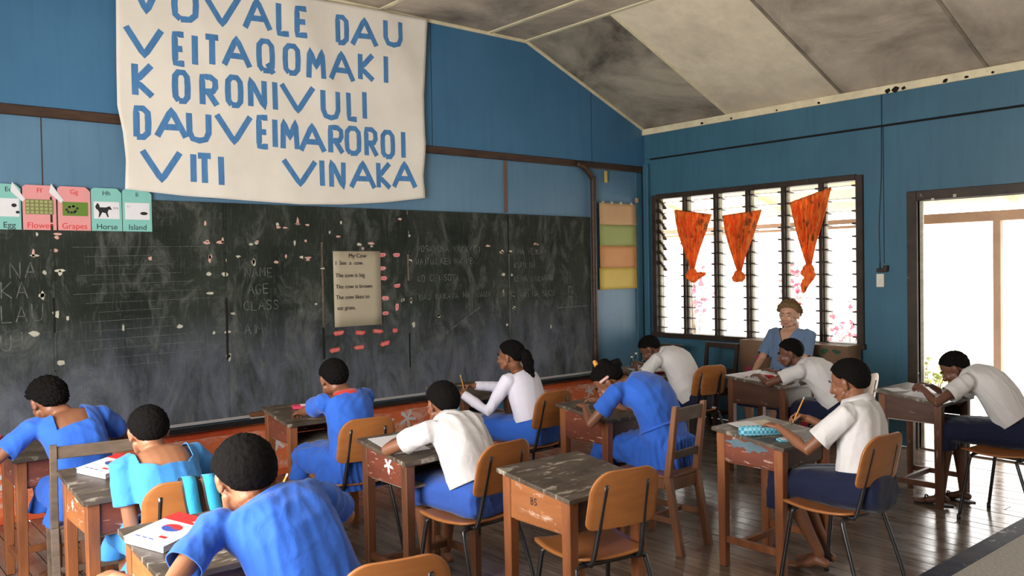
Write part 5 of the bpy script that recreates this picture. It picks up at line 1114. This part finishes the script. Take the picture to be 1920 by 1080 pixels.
P_['c'] = person('nearest pupil in a royal blue shirt, hunched over the lower left desk', (-6.24, -4.10, .525), (-6.36, -3.93, .925), (-6.40, -3.87, .995), R(-3), n3(.02, .88, -.36), 'shirt', 'blue_dress', 'blue_sulu', skinm='skin_light', hairth=.020, hk=1.06,
    elbows=[(-6.80, -4.05, .72), (-5.80, -4.15, .74)], hands_=[(-6.78, -3.86, .765), (-6.12, -3.60, .80)], neck='round', seed=7, curl=.0035, hunch=.055, shw=.172, wk=1.08, tilt=3, vox=.0045, pinch=[False, True], sleeve=.58)
P_['d'] = person('pupil in a blue dress with a bright red collar, writing below the chalk ledge', (-5.02, -2.12, .525), (-5.04, -2.06, .935), (-5.08, -2.0, 1.01), R(-2), n3(.08, .92, -.30), 'dress', 'blue_dress', hairth=.012, hk=.96,
    elbows=[(-5.26, -1.82, .74), (-4.78, -1.90, .70)], hands_=[(-5.10, -1.60, .765), (-4.90, -1.50, .775)], neck='round', collar='red', seed=9, curl=.005, hunch=.035, shw=.140, xt=.4)
P_['e'] = person('boy in white shirt and mid-blue wrap, leaning on the desk with the white splash', (-4.92, -3.16, .525), (-4.98, -3.00, .885), (-4.97, -2.93, .955), R(-6), n3(.04, .92, -.28), 'shirt', 'white_shirt', 'blue_sulu', hairth=.012, hk=.98,
    elbows=[(-5.28, -2.88, .74), (-4.68, -2.86, .70)], hands_=[(-5.05, -2.72, .775), (-4.84, -2.64, .785)], knees=[(-5.03, -2.82, .52), (-4.83, -2.80, .52)], feet=[(-4.98, -2.78, .08), (-4.74, -2.62, .08)], neck='shirt', collar='shirt', seed=11, curl=.003, hunch=.05, shw=.150, vox=.0045, hem=.44, sleeve=.60)
def pony(t, org, Hc, f, u, k):
    hair(t, org, Hc, f, u, k, .016, M['hair'], 13, curl=.005, low=-.55); r = np.cross(f, u); e = MBL()
    P = spline([Hc-f*.085*k+u*.03*k, Hc-f*.125*k-u*.01, Hc-f*.125*k-u*.09+r*.015, Hc-f*.12*k-u*.18+r*.03, Hc-f*.115-u*.27+r*.045], 6); e.add(*tube_vf(P, lerps([.030, .040, .042, .036, .026, .010], len(P)), 14))
    me = remesh([v-org for v in e.V], e.F, .006, 1); co = getco(me); co += wrink(co, getno(me), .012, 95, 3); setco(me, co); link('ponytail', me, M['hair'], t)
    V, F = ell_vf(Hc-f*.10*k+u*.025*k-org, f*.016, r*.026, u*.026, 8); link('hair_tie', mesh('hair_tie', V, F, True), M['hair'], t)
P_['f'] = person('girl in long-sleeved white top and blue skirt with a long ponytail', (-3.60, -2.10, .525), (-3.63, -1.99, .925), (-3.69, -1.95, 1.025), R(-12), n3(-.42, .86, -.12), 'knit', 'white_knit', 'blue_dress', hk=.95,
    elbows=[(-3.86, -1.95, .72), (-3.50, -1.72, .74)], hands_=[(-3.97, -1.76, .775), (-3.78, -1.64, .80)], neck='round', seed=13, sleeve=2, hairfn=pony, hunch=.01, shw=.138, pinch=[False, True], vox=.006)
def bun(t, org, Hc, f, u, k):
    hair(t, org, Hc, f, u, k, .015, M['hair'], 17, curl=.006, low=-.6); r = np.cross(f, u)
    for cc, s_ in ((Hc-f*.06+u*.085, .042), (Hc-f*.10+u*.03+r*.02, .045)):
        V, F = ell_vf(cc-org, f*s_, r*s_, u*s_*.8, 12); me = mesh('bun', V, F, True); co = getco(me); co += wrink(co, getno(me), .008, 80, 2); setco(me, co); link('bun', me, M['hair'], t)
    e = MBL(); e.tube([Hc-r*.088+u*.02-f*.03-org, Hc-r*.090+u*.03+f*.02-org], [.010, .010], 8); link('hair_clip', mesh('hair_clip', e.V, e.F, True), M['scrap_pink'], t)
    e = MBL(); e.tube([Hc-f*.02+u*.10+r*.02-org, Hc-f*.03+u*.135+r*.03-org], [.017, .013], 8); link('hair_bobble', mesh('hair_bobble', e.V, e.F, True), M['pencil'], t)
P_['g'] = person('girl in a royal blue dress bent far over her desk, with a pink hair clip', (-3.46, -3.14, .525), (-3.60, -2.97, .925), (-3.70, -2.88, .935), R(-8), n3(-.45, .55, -.80), 'dress', 'blue_dress', hk=.98, hairth=.014, skinm='skin',
    elbows=[(-3.88, -2.98, .73), (-3.32, -2.92, .70)], hands_=[(-3.74, -2.72, .765), (-3.52, -2.66, .775)], neck='round', seed=17, hairfn=bun, hunch=.10, shw=.152, wk=1.18, belt=True)
P_['h'] = person('small boy in a white shirt leaning over the corner desk', (-1.76, -2.02, .525), (-1.86, -1.80, .90), (-1.95, -1.72, .935), R(-12), n3(-.35, .60, -.75), 'shirt', 'white_shirt', 'navy', hairth=.010, skinm='skin_dark', hk=.98,
    elbows=[(-2.13, -1.86, .74), (-1.6, -1.85, .70)], hands_=[(-1.98, -1.60, .77), (-1.80, -1.52, .775)], neck='shirt', collar='shirt', seed=19, hunch=.07, shw=.150, wk=1.1, tuck=False)
P_['i'] = person('boy in a white shirt at the sunlit desk, in front of the woman', (-1.50, -3.20, .525), (-1.60, -2.95, .865), (-1.65, -2.86, .95), R(-10), n3(-.45, .80, -.30), 'shirt', 'white_shirt', 'navy', hairth=.010, skinm='skin_dark', hk=.98,
    elbows=[(-1.90, -2.88, .745), (-1.36, -2.92, .70)], hands_=[(-1.76, -2.66, .77), (-1.52, -2.66, .775)], neck='shirt', collar='shirt', seed=21, hunch=.06, shw=.150, wk=1.05)
P_['j'] = person('boy in white shirt and navy wrap writing with an orange pencil', (-3.48, -4.37, .525), (-3.42, -4.34, .94), (-3.405, -4.265, 1.03), R(-6), n3(-.10, .93, -.32), 'shirt', 'white_shirt', 'navy', hairth=.013, hk=1.0,
    elbows=[(-3.70, -4.22, .70), (-3.24, -4.16, .74)], hands_=[(-3.62, -4.00, .79), (-3.33, -3.99, .80)], knees=[(-3.53, -3.96, .50), (-3.41, -3.95, .50)], feet=[(-3.38, -4.08, .10), (-3.27, -4.06, .10)], neck='shirt', collar='shirt', seed=23, hunch=.02, shw=.150, pinch=[False, True], vox=.0045, hem=.36, curl=.003, sleeve=.72)
P_['k'] = person('boy in white shirt bent low over the desk beside the doorway', (-1.50, -4.40, .525), (-1.57, -4.12, .885), (-1.59, -4.04, .92), R(-10), n3(-.25, .72, -.62), 'shirt', 'white_shirt', 'navy', hairth=.009, skinm='skin_dark', hk=.98,
    elbows=[(-1.86, -4.05, .745), (-1.34, -4.05, .70)], hands_=[(-1.75, -3.90, .79), (-1.52, -3.86, .775)], knees=[(-1.66, -4.02, .52), (-1.46, -4.00, .52)], feet=[(-1.66, -3.98, .085), (-1.46, -4.04, .085)], neck='shirt', collar='shirt', seed=25, hunch=.08, shw=.150, wk=1.05, pinch=[True, False])
def womanhair(t, org, Hc, f, u, k): hair(t, org, Hc, f, u, k, .030, M['hair_woman'], 29, curl=.014, low=-.42, cf=40, fr=.52)
P_['l'] = person('woman in a slate-blue top with wavy light brown hair by the window', (-.52, -2.14, .56), (-.40, -2.13, 1.03), (-.47, -2.13, 1.165), R(-92), n3(-.97, -.20, -.06), 'knit', 'grey_blue', 'navy', tuck=False, skinm='skin_pale', hk=1.10, adult=True, hunch=.0, shw=.150, wk=1.22,
    elbows=[(-.50, -2.40, .72), (-.50, -1.86, .72)], hands_=[(-.80, -2.30, .62), (-.80, -1.95, .62)], neck='v', seed=29, hairfn=womanhair, vox=.0065, sleeve=.80, feet=[(-.94, -2.28, .08), (-.94, -2.02, .08)], knees=[(-.96, -2.27, .50), (-.96, -2.01, .50)])
# sandals on the doorway boy
for s in (0, 1):
    an = np.array(((-1.66, -3.98), (-1.46, -4.04))[s]); t = empty('sandal', (an[0], an[1]+.05, 0), R(8)); tag(t, 'dark sandal on the %s foot of the boy beside the doorway' % ('left' if s == 0 else 'right'), 'sandal', None)
    V = [(.042*math.cos(a)*(1+.15*math.sin(a)), .125*math.sin(a), .001) for a in np.linspace(0, 2*math.pi, 20, endpoint=False)]; MB().prism(V, (0, 0, .007)).build('sole', M['graphite'], t)
    MB().tube(spline([(-.045, .04, .006), (-.03, .045, .042), (0, .05, .054), (.03, .045, .042), (.045, .04, .006)], 4), .006, 6).build('band', M['graphite'], t, smooth=True)
# pencils in hands
def held(key, s, label, up, ln=.17, back=.03, mat='pencil'):
    pp, d, l = P_[key][1][s]; n = nrm(up); return pencil(label, pp-n*back, pp+n*(ln-back), mat)
held('j', 1, 'orange pencil held upright by the boy beside the patterned case', (.35, -.25, .9)); held('f', 1, 'pale pencil held up by the ponytailed girl', (-.25, .05, .95), .15)
held('c', 1, 'yellow pencil held by the nearest blue-shirted pupil', (.35, -.2, .8), .18); held('k', 0, 'thin dark pen held by the boy beside the doorway', (-.15, .05, .95), .15, .03, 'graphite')
for me in [m_ for m_ in bpy.data.meshes if m_.users == 0]: bpy.data.meshes.remove(me)
